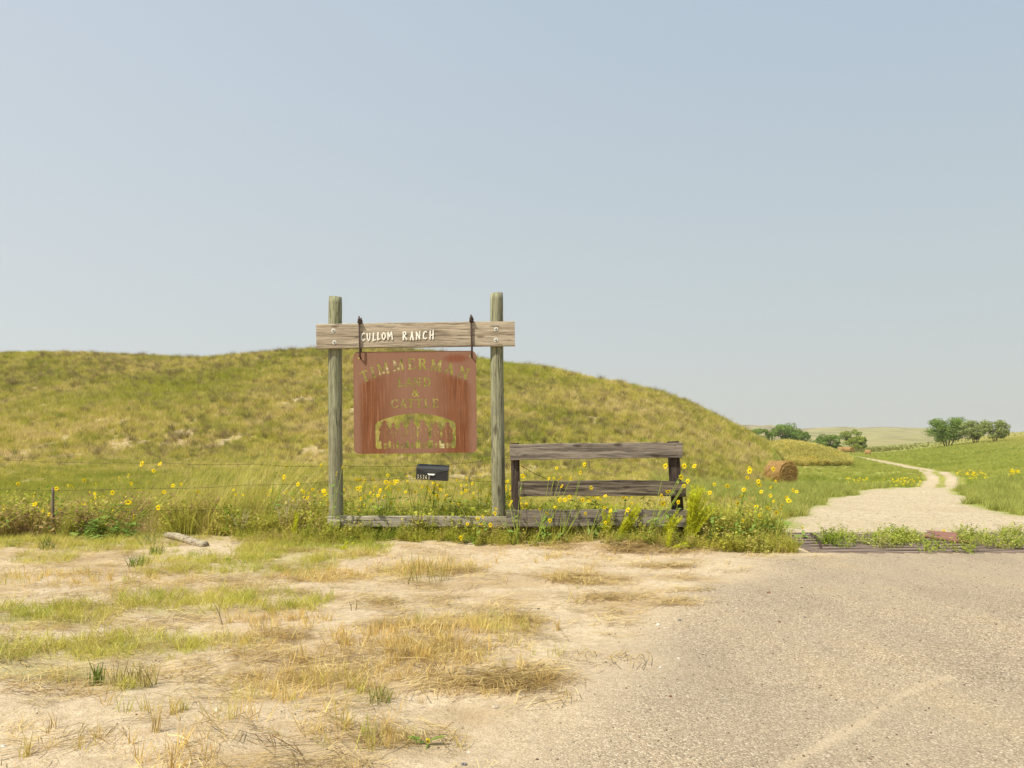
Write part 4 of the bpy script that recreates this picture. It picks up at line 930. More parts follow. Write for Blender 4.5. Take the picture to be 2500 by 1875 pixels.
lid.add([(-Wm/2 - e, yf, Hm), (-.07, yf, Hm - .055), (.04, yf, Hm - .055), (Wm/2 + e, yf, Hm), (-Wm/2 - e, yf + .005, Hm), (-.07, yf + .005, Hm - .055), (.04, yf + .005, Hm - .055), (Wm/2 + e, yf + .005, Hm)],
        [(0, 1, 2, 3), (7, 6, 5, 4), (0, 4, 5, 1), (1, 5, 6, 2), (2, 6, 7, 3)])
ld = link('lid', lid.mesh('lid', M['black_lid']), mbx)
hd = MB(); hd.add([(-.062, yf - .004, Hm - .062), (-.045, yf - .014, Hm - .082), (.033, yf - .014, Hm - .082), (.052, yf - .004, Hm - .062), (-.062, yf + .001, Hm - .060), (-.045, yf + .001, Hm - .086), (.033, yf + .001, Hm - .086), (.052, yf + .001, Hm - .060)],
                  [(0, 1, 2, 3), (1, 5, 6, 2), (0, 4, 5, 1), (3, 2, 6, 7), (0, 3, 7, 4)])
link('handle', hd.mesh('handle', M['handle']), ld)
for i, ch in enumerate('35361'):
    o = letter_obj('number', ch, .027, .056, .003, M['cream_paint'], bo, Vector((-Wm/2 + .030 + i * .0405, -Dm/2 - .004, .040))); o['label'] = 'cream numeral ' + ch
for sx_ in (-.15, .15):
    h_ = MB(); h_.tube([(sx_, Dm/2 - .01, Hm + .05), (sx_, Dm/2 + .04, Hm + .055), (sx_, Dm/2 + .055, Hm + .03), (sx_, Dm/2 + .03, Hm + .0)], .003, 6); link('wire_hook', h_.mesh('wire_hook', M['wire']), mbx)
mbx.rotation_euler = (R(-1), R(3.4), R(-3))

# --------- barbed wire fence across the frame
bwf = thing('barbed_wire_fence', 'rusty three strand barbed wire fence running behind the sign posts', 'fence', (0, 12.1, .05)); BL = bwf.location.copy()
def wire_mesh(pts, r=.0021, seed=0, barb=.13):
    mb = MB(); rr = random.Random(seed); P_ = []
    for a, b in zip(pts[:-1], pts[1:]):
        n = max(2, int((b - a).length / .12))
        for i in range(n):
            t = i / n; p = a.lerp(b, t); p.z += .004 * rr.uniform(-1, 1) - .02 * math.sin(t * math.pi) * min(1, (b - a).length); P_.append(p)
    P_.append(pts[-1]); mb.tube([p - BL for p in P_], r, 5)
    for p in P_[::1]:
        q = p - BL
        for k in range(2):
            d = Vector((rr.uniform(-.5, .5), rr.uniform(-1, 1), rr.uniform(-1, 1))).normalized() * .014; mb.tube([q - d, q + d], .0018, 3)
    return mb
DW = 12.12
wires = [[(-700, 1116), (0, 1123), (400, 1130), (620, 1133), (822, 1137), (1075, 1135), (1213, 1119), (1262, 1117)],
         [(-700, 1200), (0, 1196), (350, 1192), (600, 1184), (822, 1174), (1010, 1165), (1100, 1166), (1213, 1177), (1262, 1180)],
         [(-700, 1262), (0, 1258), (350, 1246), (600, 1240), (822, 1239), (1100, 1234), (1213, 1232), (1262, 1232)]]
for i, wl_ in enumerate(wires):
    pts = [P(a, b, (DW if a < 1240 else 11.72)) for a, b in wl_]
    link('wire_strand', wire_mesh(pts, seed=i).mesh('wire_strand', M['wire']), bwf)
pts = [P(1266, 1134, 11.8), P(1343, 1173, 11.85), P(1429, 1213, 11.95), P(1475, 1238, 12.0), P(1520, 1262, 12.1)]
link('brace_wire', wire_mesh(pts, .004, 9).mesh('brace_wire', M['wire']), bwf)
for pxp, yt in ((-620, 1090), (128, 1190)):
    mb = MB(); a = P(pxp, yt, DW + .05) - BL; b = Vector((a.x + .03, a.y, -.3)); r_ = .06 if pxp < 0 else .022
    round_post(mb, b, a, r_, r_ * .9, 4, 12, 14); link('fence_stake' if pxp > 0 else 'fence_post', mb.mesh('fence_post', M['stake'], True), bwf)

# --------- wooden wing fence of the cattle guard
wf = thing('wing_fence', 'low weathered three rail wooden fence beside the cattle guard', 'fence', (P(1460, 1300, 11.7).x, 11.7, 0)); WL = wf.location.copy()
def rect_post(name, tl, bl, wpx, d, dep, mat, seed, lab=None):
    a = P(tl[0], tl[1], d) - WL; b = P(bl[0], bl[1], d) - WL; n = 16; V_ = []; w_ = wpx / (F / d)
    for i in range(n + 1):
        t = i / n; p = b.lerp(a, t)
        for q, (ox, oy) in enumerate([(-.46, -.5), (.46, -.5), (.5, -.42), (.5, .42), (.46, .5), (-.46, .5), (-.5, .42), (-.5, -.42)]):
            k = .006 * float(fbm(np.array([t * 5 + q * 3.]), np.array([seed * 1.]), 1, 3, seed)[0]); V_.append((p.x + ox * w_ + k, p.y + oy * dep + k, p.z + (.01 * ox if i == n else 0)))
    Fc = [(i * 8 + k, i * 8 + (k + 1) % 8, (i + 1) * 8 + (k + 1) % 8, (i + 1) * 8 + k) for i in range(n) for k in range(8)] + [tuple(n * 8 + k for k in range(8)), tuple(range(7, -1, -1))]
    return link(name, newmesh(name, V_, Fc, mat), wf)
rect_post('post', (1257, 1082), (1262, 1375), 21, 11.74, .13, M['dark_post'], 1)
rect_post('post', (1642, 1077.5), (1664, 1375), 25, 11.74, .15, M['dark_post'], 2)
plank('rail', wf, (1244.5, 1104.5), (1667, 1099.5), 38, 11.60, .05, M['rail'], 21, WL, .010, endcut=.006)
plank('rail', wf, (1260, 1194), (1680, 1194), 38, 11.56, .07, M['rail_dark'], 22, WL, .018, endcut=.03)
plank('rail', wf, (1235, 1267), (1682, 1266), 41, 11.58, .05, M['rail'], 23, WL, .012, endcut=.008)
for (nx_, nz_) in ((1257.5, 1091), (1262, 1110), (1652, 1106), (1648, 1088), (1671, 1204), (1668, 1188), (1262, 1210)):
    mb = MB(); d_ = 11.60 if nz_ < 1150 else 11.56; p = P(nx_, nz_, d_) - WL; mb.tube([p + Vector((0, .002, 0)), p + Vector((0, -.003, 0))], .007, 8); link('nail', mb.mesh('nail', M['iron']), wf)

# --------- cattle guard
cg = thing('cattle_guard', 'rusty steel bar cattle guard half buried in weeds', 'cattle guard', ((GX0 + GX1) / 2, (GY0 + GY1) / 2, 0)); CL = cg.location.copy()
nb = 22; prev = None
for i in range(nb):
    t = (i + .5) / nb; yb_ = GY0 + .06 + t * (GY1 - GY0 - .12)
    mb = MB(); Lx = GX1 - GX0 - .05
    segs = 14; V_ = []
    pr = [(-.036, 0), (.036, 0), (.036, -.012), (.012, -.018), (.012, -.09), (-.012, -.09), (-.012, -.018), (-.036, -.012)]
    for s in range(segs + 1):
        for (a, b) in pr: V_.append((-Lx / 2 + Lx * s / segs, yb_ - CL.y + a + .008 * math.sin(s * 1.3 + i), .005 + b + .010 * math.sin(s * .9 + i * 2.1) - .012 * math.exp(-((s - 5) / 2.) ** 2)))
    Fc = [(s * 8 + k, s * 8 + (k + 1) % 8, (s + 1) * 8 + (k + 1) % 8, (s + 1) * 8 + k) for s in range(segs) for k in range(8)] + [tuple(range(8)), tuple(segs * 8 + k for k in range(7, -1, -1))]
    link('guard_bar', newmesh('guard_bar', V_, Fc, M['guard']), cg)
for yb_ in (GY0 + .01, GY1 - .01):
    mb = MB(); mb.box((0, yb_ - CL.y, -.07), (GX1 - GX0, .05, .15)); link('edge_beam', mb.mesh('edge_beam', M['guard']), cg)
for xb_ in (GX0 + .02, GX0 + 1.9, GX0 + 3.6, GX1 - .02):
    mb = MB(); mb.box((xb_ - CL.x, 0, -.16), (.1, GY1 - GY0, .13)); link('cross_beam', mb.mesh('cross_beam', M['guard']), cg)
bp = thing('bent_pipe', 'thin dark bent pipe arching over the left end of the cattle guard', 'pipe', (4.35, 11.6, 0))
mb = MB(); q = [P(a, b, d) - bp.location for a, b, d in ((1979, 1303, 12.8), (1987, 1305, 12.5), (1996, 1315, 12.1), (2002, 1328, 11.6), (2007, 1348, 11.1))]; mb.tube(q, .017, 8); link('pipe_tube', mb.mesh('pipe_tube', M['iron'], True), bp)
rp = thing('broken_plate', 'torn red rusty steel plate lying on the cattle guard', 'steel plate', tuple(P(2306, 1322, 12.1))); rp.location.z = .03
mb = MB(); mk = np.zeros((30, 60), bool)
for i in range(30):
    for j in range(60): mk[i, j] = (j > 4 + 5 * math.sin(i * .9) + i * .9) and (j < 55 + 3 * math.sin(i * .7)) and not (i > 22 and 20 < j < 34)
V_, F_ = plate(mk, .0085, .008, -.26, .13)
o = link('plate_sheet', newmesh('plate_sheet', V_, F_, M['guard_red']), rp); o.rotation_euler = (R(-66), R(4), R(-6)); o.location = (0, 0, .06)
mb = MB(); mb.tube([(-.38, -.12, .08), (-.2, -.2, .05), (0, -.28, .02), (.22, -.3, .0)], [.03, .026, .03, .02], 8); link('twisted_rail', mb.mesh('twisted_rail', M['guard_red'], True), rp)

# --------- stakes receding along the dune foot
ff = thing('stake_line', 'line of thin grey stakes along the foot of the dune', 'fence')
for pxp, y0_, y1_, w_ in ((1147, 1166, 1188, 2.0), (1439, 1122, 1152, 2.2), (1514, 1118, 1136, 2.0), (1693, 1086, 1106, 2.0), (1745, 1080, 1099, 2.0), (1831, 1081, 1098, 4.0)):
    hx, hy, hz = hit(pxp, y1_); h_ = (y1_ - y0_) * hy / F; rr = w_ * hy / F / 2
    mb = MB(); mb.tube([(hx, hy, hz - .3), (hx - .02 * hy / 30, hy, hz + h_)], rr, 7); link('stake', mb.mesh('stake', M['stake']), ff)
pen = thing('corral_posts', 'cluster of pale wooden pen posts in front of the left tree belt', 'fence')
for pxp, y0_, y1_ in ((1881, 1068, 1080), (1889, 1065, 1080), (1894, 1066, 1080), (1897, 1065, 1079), (1899.5, 1066, 1079), (1903, 1066, 1079), (1913, 1073, 1080), (1866, 1078, 1084)):
    d_ = 122.0; x_ = (pxp - CX) / F * d_; z_ = HC + (HY - y0_) / F * d_; zg = gz(x_, d_)
    mb = MB(); mb.tube([(x_, d_, min(zg, z_ - 1) - .3), (x_ + .03, d_, z_)], .07, 7); link('pen_post', mb.mesh('pen_post', M['cream']), pen)

# --------- hay bales
def bale_mesh(name, r, L, seed):
    V_ = []; n = 56; m = 22; r_ = np.random.default_rng(seed)
    for i in range(m + 1):
        t = i / m
        for k in range(n):
            th = 2 * math.pi * k / n
            nzv = float(fbm(np.array([math.cos(th) * 3 + 7]), np.array([math.sin(th) * 3 + t * 4]), 1., 4, seed)[0]) * .05 + float(_h(np.array([k + .0]), np.array([i + .0]), seed)[0] - .5) * .022
            q = r * (1 - .06 * abs(2 * t - 1) ** 6 + nzv); z = math.sin(th) * q
            if z < -r * .82: z = -r * .82 + (z + r * .82) * .25
            V_.append((math.cos(th) * q, (t - .5) * L, z + r * .86))
    Fc = [(i * n + k, i * n + (k + 1) % n, (i + 1) * n + (k + 1) % n, (i + 1) * n + k) for i in range(m) for k in range(n)]
    for end, i in ((-1, 0), (1, m)):       # spiral-wound ends
        prev = [i * n + k for k in range(n)]
        for s in range(1, 9):
            f = 1 - s / 9; cur = []
            for k in range(n):
                v = Vector(V_[i * n + k]); c = Vector((0, v.y, r * .86)); p = c + (v - c) * f; p.y += end * (.035 * math.sin(s * 2.4 + k / n * 2 * math.pi) + .02 * (r_.uniform() - .5)); cur.append(len(V_)); V_.append(tuple(p))
            for k in range(n):
                fc = (prev[k], cur[k], cur[(k + 1) % n], prev[(k + 1) % n]); Fc.append(fc if end > 0 else fc[::-1])
            prev = cur
        c = len(V_); V_.append((0, (i / m - .5) * L + end * .03, r * .86)); Fc += [(prev[k], c, prev[(k + 1) % n]) for k in range(n)]
    return newmesh(name, V_, Fc, M['hay'])
def strands(r, L, n, seed, size=1.0):
    q = np.random.default_rng(seed); V_ = []; Fc = []
    for i in range(n):
        th = q.uniform(0, 2 * math.pi); end = q.uniform() < .4
        if end:
            rr = r * math.sqrt(q.uniform()); p = np.array([math.cos(th) * rr, -L / 2 - .02, math.sin(th) * rr + r * .86]); nrm = np.array([0, -1., 0]); tg = np.array([-math.sin(th), 0, math.cos(th)])
        else:
            p = np.array([math.cos(th) * r, q.uniform(-.5, .5) * L, math.sin(th) * r + r * .86]); nrm = np.array([math.cos(th), 0, math.sin(th)]); tg = np.array([-math.sin(th), 0, math.cos(th)])
        if p[2] < .02: continue
        d = tg * q.uniform(-1, 1) + nrm * q.uniform(.05, .4) + np.array([q.uniform(-.4, .4), q.uniform(-.4, .4), -q.uniform(0, .5)]); d *= .16 * size * q.uniform(.5, 1.3) / np.linalg.norm(d)
        s = np.cross(d, nrm + .1); s = s / (np.linalg.norm(s) + 1e-9) * .011 * size; k = len(V_); V_ += [p - s, p + s, p + d]; Fc.append((k, k + 1, k + 2))
    return np.array(V_), np.array(Fc)
def bale(pxc, yb, hpx, yaw, label, seed, group=None, name='hay_bale', d=None):
    if d is None: X_, D_, Z_ = hit(pxc, yb)
    else: D_ = d; X_ = (pxc - CX) / F * d; Z_ = HC + (HY - yb) / F * d
    r = hpx * D_ / F / 1.8
    o = thing(name, label, 'hay bale', (X_, D_, Z_ - .03), group); o.rotation_euler = (0, 0, yaw)
    link('bale_roll', bale_mesh('bale_roll', r, r * 1.7, seed), o)
    v, f = strands(r, r * 1.7, 2400, seed, .85 * r / .75); s = link('loose_hay', newmesh('loose_hay', v, f, M['hay_strand']), o); s['kind'] = 'stuff'
    return o
bale(1906, 1181, 56, R(27), 'large round brown hay bale nearest the camera in the green meadow', 1)
G_ = 'round hay bales by the far trees'
bale(2026, 1103, 11, R(80), 'leftmost small far hay bale, standing alone in front of the round bush', 2, G_)
bale(2051, 1103.5, 12, R(70), 'left bale of the three touching hay bales by the far bushes', 3, G_)
bale(2063, 1103.5, 12, R(60), 'middle bale of the three touching hay bales by the far bushes', 4, G_)
bale(2076, 1104, 12.5, R(20), 'right bale of the three touching hay bales, its round end facing the camera', 5, G_)
bale(2118.5, 1111, 13, R(66), 'far hay bale standing alone right of the bushes above the track', 6, G_)

# --------- trees
def tree(name, label, pxc, ybase, wpx, hpx, d, mat, seed, ntrunk=3, nleaf=3000, low=.12, group='trees in the meadow', lobes=15, size=.30, openness=.0):
    if d is None: d = min(hit(pxc, ybase)[1], 420)
    s = d / F; r = np.random.default_rng(seed); rr = random.Random(seed)
    wpx *= 1.12; hpx *= 1.04; X_ = (pxc - CX) * s; Z_ = gz(X_, d); W_ = wpx * s; H_ = HC + (HY - (ybase - hpx)) * s - Z_; size = size * d / 200
    o = thing(name, label, 'tree', (X_, d, Z_), group)
    tb = MB(); cent = []
    for i in range(int(lobes * 2.0)):
        a = r.uniform(0, 2 * math.pi); q = math.sqrt(r.uniform(.1, 1)); t = r.uniform(0, 1)
        zc = H_ * (low + .14 + (.74 - low) * t); ww = W_ * .5 * (.92 * math.sin(math.pi * (.25 + .55 * t)) )
        cent.append((Vector((math.cos(a) * q * ww, math.sin(a) * q * ww * .8, zc)), H_ * r.uniform(.11, .21)))
    for i in range(ntrunk):
        ax = (i - (ntrunk - 1) / 2) * W_ * .10 / max(1, ntrunk - 1) * 2
        dirx = (i - (ntrunk - 1) / 2) / max(1, ntrunk) * W_ * .55
        top = Vector((dirx, rr.uniform(-.1, .1) * W_, H_ * rr.uniform(.55, .75))); b = Vector((ax * .4, rr.uniform(-.3, .3), -.3))
        mid = b.lerp(top, .45) + Vector((rr.uniform(-.06, .06) * W_, 0, 0)); tb.tube([b, mid, top], [H_ * .020, H_ * .013, H_ * .005], 7)
        for c, cr in cent:
            if rr.random() < .5 and abs(c.x - top.x) < W_ * .35: st = b.lerp(top, rr.uniform(.3, .8)); tb.tube([st, st.lerp(c, .5) + Vector((0, 0, .03 * H_)), c], [H_ * .011, H_ * .007, H_ * .003], 5)
    link('trunk', tb.mesh('trunk', M['bark'], True), o)
    V_ = []; Fc = []
    for i in range(int(nleaf * 2.0)):
        c, cr = cent[r.integers(len(cent))]; n = r.normal(size=3); n /= np.linalg.norm(n); q = cr * r.uniform(.45, 1.08) ** .6
        sq = np.array([1.25, 1.1, .8]); p = np.array(c) + n * q * sq
        if p[2] < H_ * low * .6 or abs(p[0]) > W_ * .54: continue
        t1 = np.cross(n + r.normal(size=3) * .6, r.normal(size=3)); t1 /= np.linalg.norm(t1); t2 = np.cross(n + r.normal(size=3) * .5, t1); t2 /= np.linalg.norm(t2); z_ = size * r.uniform(.5, 1.2) / 2
        k = len(V_); V_ += [p - t1 * z_, p + t2 * z_ * .7, p + t1 * z_, p - t2 * z_ * .7]; Fc.append((k, k + 1, k + 2, k + 3))
    link('crown', newmesh('crown', np.array(V_), np.array(Fc), mat), o)
    return o
tree('leafy_tree', 'tallest broad tree of the dark green belt behind the yellow mound', 1915, 1094, 82, 60, 360, M['tree1'], 11, 4, 4200, .05, 'trees of the belt behind the mound', 20, .36)
tree('leafy_tree', 'low green tree at the left end of the belt, partly behind the dune', 1857, 1090, 70, 44, 360, M['tree1'], 12, 3, 2800, .05, 'trees of the belt behind the mound', 14, .36)
tree('leafy_tree', 'dark green tree at the right end of the belt behind the mound', 1952, 1092, 42, 44, 360, M['tree1'], 13, 2, 2200, .03, 'trees of the belt behind the mound', 12, .34)
tree('round_bush', 'wide dark rounded bush behind the leftmost far hay bales', 2025, 1102, 68, 40, None, M['tree1'], 14, 3, 3400, .02, 'bushes by the far hay bales', 16, .32)
tree('leafy_tree', 'yellow green tree standing tall behind the two bushes at the hay bales', 2078, 1092, 42, 42, None, M['tree2'], 15, 2, 1900, .1, 'bushes by the far hay bales', 12, .34)
tree('round_bush', 'olive green bush with short stems right of the far hay bales', 2094, 1102, 44, 36, None, M['tree2'], 16, 3, 2600, .1, 'bushes by the far hay bales', 12, .28)
tree('spreading_tree', 'large full green tree with forked trunks on the right meadow', 2314, 1090, 98, 74, None, M['tree1'], 17, 4, 4600, .10, 'trees on the right meadow', 20, .34)
tree('spreading_tree', 'airy grey green tree with bare lower stems in the middle of the right trio', 2381, 1083, 62, 57, None, M['tree3'], 18, 4, 2600, .14, 'trees on the right meadow', 18, .34)
tree('spreading_tree', 'thin crowned tree at the right end of the right trio', 2430, 1080, 60, 53, None, M['tree3'], 19, 4, 2700, .10, 'trees on the right meadow', 18, .34)

# ------------------------------------------------------------ sunflowers
def flower_meshes():
    out = []
    for s in range(3):
        r = np.random.default_rng(200 + s); V_ = []; Fc = []; n = 15
        for i in range(n):
            a = 2 * math.pi * i / n + r.uniform(-.08, .08); L = .042 * r.uniform(.85, 1.12); w_ = .0085; dz = r.uniform(-.008, .012); ca, sa = math.cos(a), math.sin(a)
            k = len(V_)
            V_ += [(ca * .010, sa * .010, 0), (ca * L * .55 - sa * w_, sa * L * .55 + ca * w_, .003 + dz * .4), (ca * L, sa * L, dz), (ca * L * .55 + sa * w_, sa * L * .55 - ca * w_, .003 + dz * .4)]; Fc.append((k, k + 1, k + 2, k + 3))
        out.append(newmesh('petals', np.array(V_), np.array(Fc), M['petal']))
    mb = MB(); mb.tube([(0, 0, -.006), (0, 0, .004), (0, 0, .009)], [.006, .0082, .004], 10); disc = mb.mesh('disc', M['disc'], True)
    return out, disc
FM, DISC = flower_meshes()
LV = np.array([(0, 0, 0), (.35, .22, .03), (.75, .17, .02), (1, 0, -.08), (.75, -.17, .02), (.35, -.22, .03), (.4, 0, -.03), (.75, 0, -.05)]) * np.array([.11, .11, .11])
LF = [(0, 1, 6), (1, 2, 7, 6), (2, 3, 7), (0, 6, 5), (6, 7, 4, 5), (7, 3, 4)]
LEAF = newmesh('leaf', LV, LF, M['leaf'])
prs = random.Random(5)
def sunflower(base, heads, label, d=12.0, hdv=.35, group='wild sunflowers along the fence', leaves=9, fs=1.0, lean=0.0, grounded=True, ddepth=None):
    """base, heads: photo pixels; d: distance"""
    bx, by = base; X_ = (bx - CX) / F * d
    Z_ = gz(X_, d) - .02
    o = thing('wild_sunflower', label, 'sunflower', (X_, d, Z_), group)
    O = Vector((X_, d, Z_)); mb = MB(); lp = []
    for (hx, hy) in heads:
        dd = d + prs.uniform(-hdv, hdv) * .5; h = P(hx, hy, dd) - O
        side = Vector((h.x * .30 + prs.uniform(-.03, .03), h.y * .4, h.z * .52)) if not lean else Vector((h.x * .5, h.y * .4, h.z * .42))
        s0 = Vector((prs.uniform(-.05, .05), prs.uniform(-.05, .05), 0)); pts = []
        for i in range(7):
            t = i / 6; p = s0 * (1 - t) ** 2 + side * 2 * t * (1 - t) + h * t * t; pts.append(p)
        mb.tube(pts, [.006 * (1 - .6 * i / 6) for i in range(7)], 5, False); lp.append(pts)
        fo = link('flower_head', FM[prs.randrange(3)], o, tuple(h)); sc_ = fs * .88 * prs.uniform(.7, 1.15)
        nrm = Vector((prs.gauss(-.4, .75), prs.gauss(-.75, .35), prs.gauss(.15, .4))).normalized()
        fo.rotation_euler = nrm.to_track_quat('Z', 'Y').to_euler(); fo.scale = (sc_,) * 3
        dk = link('disc', DISC, fo)
    link('stem', mb.mesh('stem', M['stem'], True), o)
    for i in range(int(leaves * 1.4)):
        pts = lp[prs.randrange(len(lp))]; k = prs.choice([0, 1, 1, 2, 2, 3, 3, 4, 5] if leaves < 22 else [0, 0, 0, 1, 1, 2, 3]); p = pts[k] + (Vector((prs.gauss(0, .10), prs.gauss(0, .08), abs(prs.gauss(0, .06)))) if leaves >= 22 and k < 2 else Vector((0, 0, 0)))
        lf = link('leaf', LEAF, o, tuple(p)); lf.rotation_euler = (prs.uniform(-.5, .5), prs.uniform(-.5, .7), prs.uniform(0, 6.28)); s = prs.uniform(.6, 1.5) * (1.15 - .1 * k); lf.scale = (s, s, s)
    return o
def z4(L): return [(a / 2.765, 1050 + b / 2.765) for a, b in L]
def z5(L): return [(600 + a / 3.16, 1080 + b / 3.16) for a, b in L]
def z2(L): return [(1180 + a / 3.687, 1040 + b / 3.687) for a, b in L]
def z3(L): return [(1750 + a / 2.95, 980 + b / 2.95) for a, b in L]
S = sunflower
S(z4([(590, 680)])[0], z4([(803, 328), (868, 308), (885, 360), (958, 228), (1038, 275), (1080, 228), (760, 422), (865, 487)]), 'big sunflower clump leaning right at left, tallest blooms above the top wire', 11.9, leaves=75, fs=1.25, lean=1)
S(z4([(720, 685)])[0], z4([(1008, 350), (1168, 375), (1222, 365), (1108, 418), (1068, 523), (903, 583)]), 'sunflower with long stems bowed right over the fallen log', 11.85, leaves=60, fs=1.15, lean=1)
S(z4([(500, 660)])[0], z4([(570, 337), (648, 368), (615, 480), (645, 460), (563, 495), (530, 500), (760, 550)]), 'sunflower with a knot of small blooms left of the big leaning clump', 12.2, leaves=12, fs=.95, lean=1)
S(z4([(-150, 690)])[0], z4([(25, 520), (122, 362), (235, 500), (230, 435)]), 'sunflower with large blooms at the left picture edge', 11.8, leaves=8, fs=1.3, lean=1)
S(z4([(330, 720)])[0], z4([(380, 395), (460, 375), (485, 378), (405, 540), (330, 570), (290, 545)]), 'sunflower behind the thin brown stake at far left', 12.3, leaves=10, fs=.95)
S(z4([(1780, 690)])[0], z4([(1865, 193), (1932, 245), (1918, 315), (1915, 340), (1985, 400), (2012, 366)]), 'tall sunflower left of the sign with blooms along the top wire', 12.1, leaves=12, fs=1.05, lean=1)
S(z4([(2090, 690)])[0], z4([(2167, 238), (2110, 400), (2185, 410)]), 'slender sunflower just left of the left sign post', 12.1, leaves=9, fs=1.05)
S(z4([(1600, 690)])[0], z4([(1337, 415), (1590, 435), (1640, 440), (1700, 470), (1755, 435), (1785, 415)]), 'small bloomed sunflower in the tall grass left of the sign', 12.4, leaves=8, fs=.8)
S(z4([(1480, 1010)])[0], z4([(1277, 950), (1355, 880), (1217, 858)]), 'low sprawling sunflower on the sand with three blooms at left', 10.2, leaves=12, fs=.8)
S(z4([(1660, 1060)])[0], z4([(1810, 950), (1583, 1020), (1710, 1040)]), 'low sprawling sunflower nearest the straw on the left verge', 9.6, leaves=10, fs=.8)
S(z4([(100, 690)])[0], z4([(190, 560), (170, 570), (120, 580), (75, 570), (210, 570), (260, 570), (120, 533)]), 'faint sunflower of tiny pale blooms low at far left', 12.9, leaves=8, fs=.7)
S(z5([(655, 620)])[0], z5([(745, 190), (700, 240)]), 'sunflower climbing across the left sign post', 11.75, leaves=8, fs=1.0)
S(z5([(560, 620)])[0], z5([(600, 375), (580, 420), (625, 440), (520, 360)]), 'short sunflower at the foot of the left sign post', 12.1, leaves=10, fs=.8)
S(z5([(1780, 810)])[0], z5([(1830, 575), (1790, 590), (1710, 630), (1815, 630), (1885, 635), (1660, 735), (1595, 710), (1820, 680)]), 'sunflower in front of the pale low plank near its right end', 11.55, leaves=18, fs=1.0)
S(z2([(300, 960)])[0], z2([(355, 450), (255, 680), (240, 710), (110, 745), (105, 785), (350, 710), (65, 890)]), 'sunflower between the right sign post and the dark fence post', 11.4, leaves=14, fs=1.0)
S(z2([(480, 980)])[0], z2([(660, 380), (590, 475), (690, 470), (635, 470), (785, 475), (704, 540)]), 'sunflower with blooms in the gap between the upper rails, left part', 11.42, leaves=14, fs=.95, lean=1)
S(z2([(700, 990)])[0], z2([(910, 345), (875, 420), (968, 555), (895, 665), (775, 640), (690, 665), (735, 665)]), 'sunflower crossing the middle of the dark middle rail', 11.4, leaves=14, fs=1.0, lean=1)
S(z2([(560, 990)])[0], z2([(645, 730), (600, 850), (505, 750), (575, 785), (460, 820)]), 'sunflower in front of the bottom rail, left part', 11.35, leaves=16, fs=.95)
S(z2([(960, 990)])[0], z2([(1098, 630), (1258, 645), (920, 790), (1145, 765), (1090, 735), (1100, 870)]), 'sunflower in front of the bottom rail, middle part', 11.35, leaves=16, fs=1.0)
S(z2([(1440, 990)])[0], z2([(1640, 360), (1810, 360), (1900, 360), (1780, 460), (1840, 497), (1805, 540), (1665, 590), (1615, 695), (1605, 630), (1300, 755)]), 'tall sunflower rising past the right end post of the wooden fence', 11.35, leaves=20, fs=1.15, lean=1)
S(z2([(1700, 1000)])[0], z2([(1755, 685), (1410, 890), (1690, 900)]), 'small sunflower at the foot of the right fence post', 11.3, leaves=10, fs=.9)
S(z2([(2080, 1010)])[0], z2([(2130, 915), (2195, 540), (2080, 525), (2040, 600)]), 'sunflower standing in weeds just right of the lime bush', 11.4, leaves=16, fs=1.0)
S(z3([(140, 1010)])[0], z3([(237, 480), (220, 550), (180, 680), (75, 608), (195, 635), (150, 735), (237, 500)]), 'tall sunflower left of the near hay bale', 11.5, leaves=18, fs=1.15)
S(z3([(250, 1010)])[0], z3([(408, 488), (300, 575), (305, 600), (320, 650), (285, 760), (225, 790), (190, 860)]), 'sunflower arching across the front of the near hay bale', 11.45, leaves=20, fs=1.1, lean=1)
S(z3([(330, 1010)])[0], z3([(425, 575), (390, 620), (370, 765), (410, 720), (305, 820), (385, 680)]), 'sunflower directly below the near hay bale', 11.5, leaves=18, fs=1.05)
S(z3([(400, 1010)])[0], z3([(550, 640), (575, 650), (500, 690), (518, 715), (470, 740), (460, 770), (430, 800)]), 'sunflower leaning over the left edge of the gravel', 11.5, leaves=18, fs=1.05, lean=1)
S(z3([(600, 1010)])[0], z3([(618, 910)]), 'single low sunflower bloom at the left edge of the cattle guard', 12.6, leaves=5, fs=.9)
S(z3([(1640, 1000)])[0], z3([(1635, 932)]), 'single low sunflower bloom in the weeds on the cattle guard', 12.9, leaves=4, fs=.9)
S((1035, 1830), [(1045, 1808)], 'single tiny yellow bloom lying in straw at the bottom', 4.08, .05, leaves=4, fs=.45)
# the dense patch behind the low plank
for i in range(46):
    bx = prs.uniform(850, 1250) if i < 36 else prs.uniform(620, 860); d_ = prs.uniform(12.15, 14.2); nh = prs.randint(3, 6); k_ = 12.6 / d_
    top = (1150 if bx > 850 else 1190); hs_ = [(bx + prs.uniform(-14, 34), min(prs.triangular(top, 1262, 1200), 1262)) for _ in range(nh)]
    S((bx, 1280), hs_, 'wild sunflower in the dense patch behind the low plank' if bx > 850 else 'wild sunflower in the green weeds just left of the sign', d_, .3, 'sunflowers in the patch behind the plank' if bx > 850 else 'sunflowers left of the sign', leaves=8, fs=prs.uniform(.7, 1.15))
for i in range(16):
    bx = prs.uniform(1260, 1660); d_ = prs.uniform(11.9, 13.2); hs_ = [(bx + prs.uniform(-10, 30), prs.uniform(1190, 1270)) for _ in range(prs.randint(2, 5))]
    S((bx, 1290), hs_, 'wild sunflower growing behind the rails of the wooden fence', d_, .3, 'sunflowers behind the wooden fence', leaves=8, fs=prs.uniform(.6, .95))
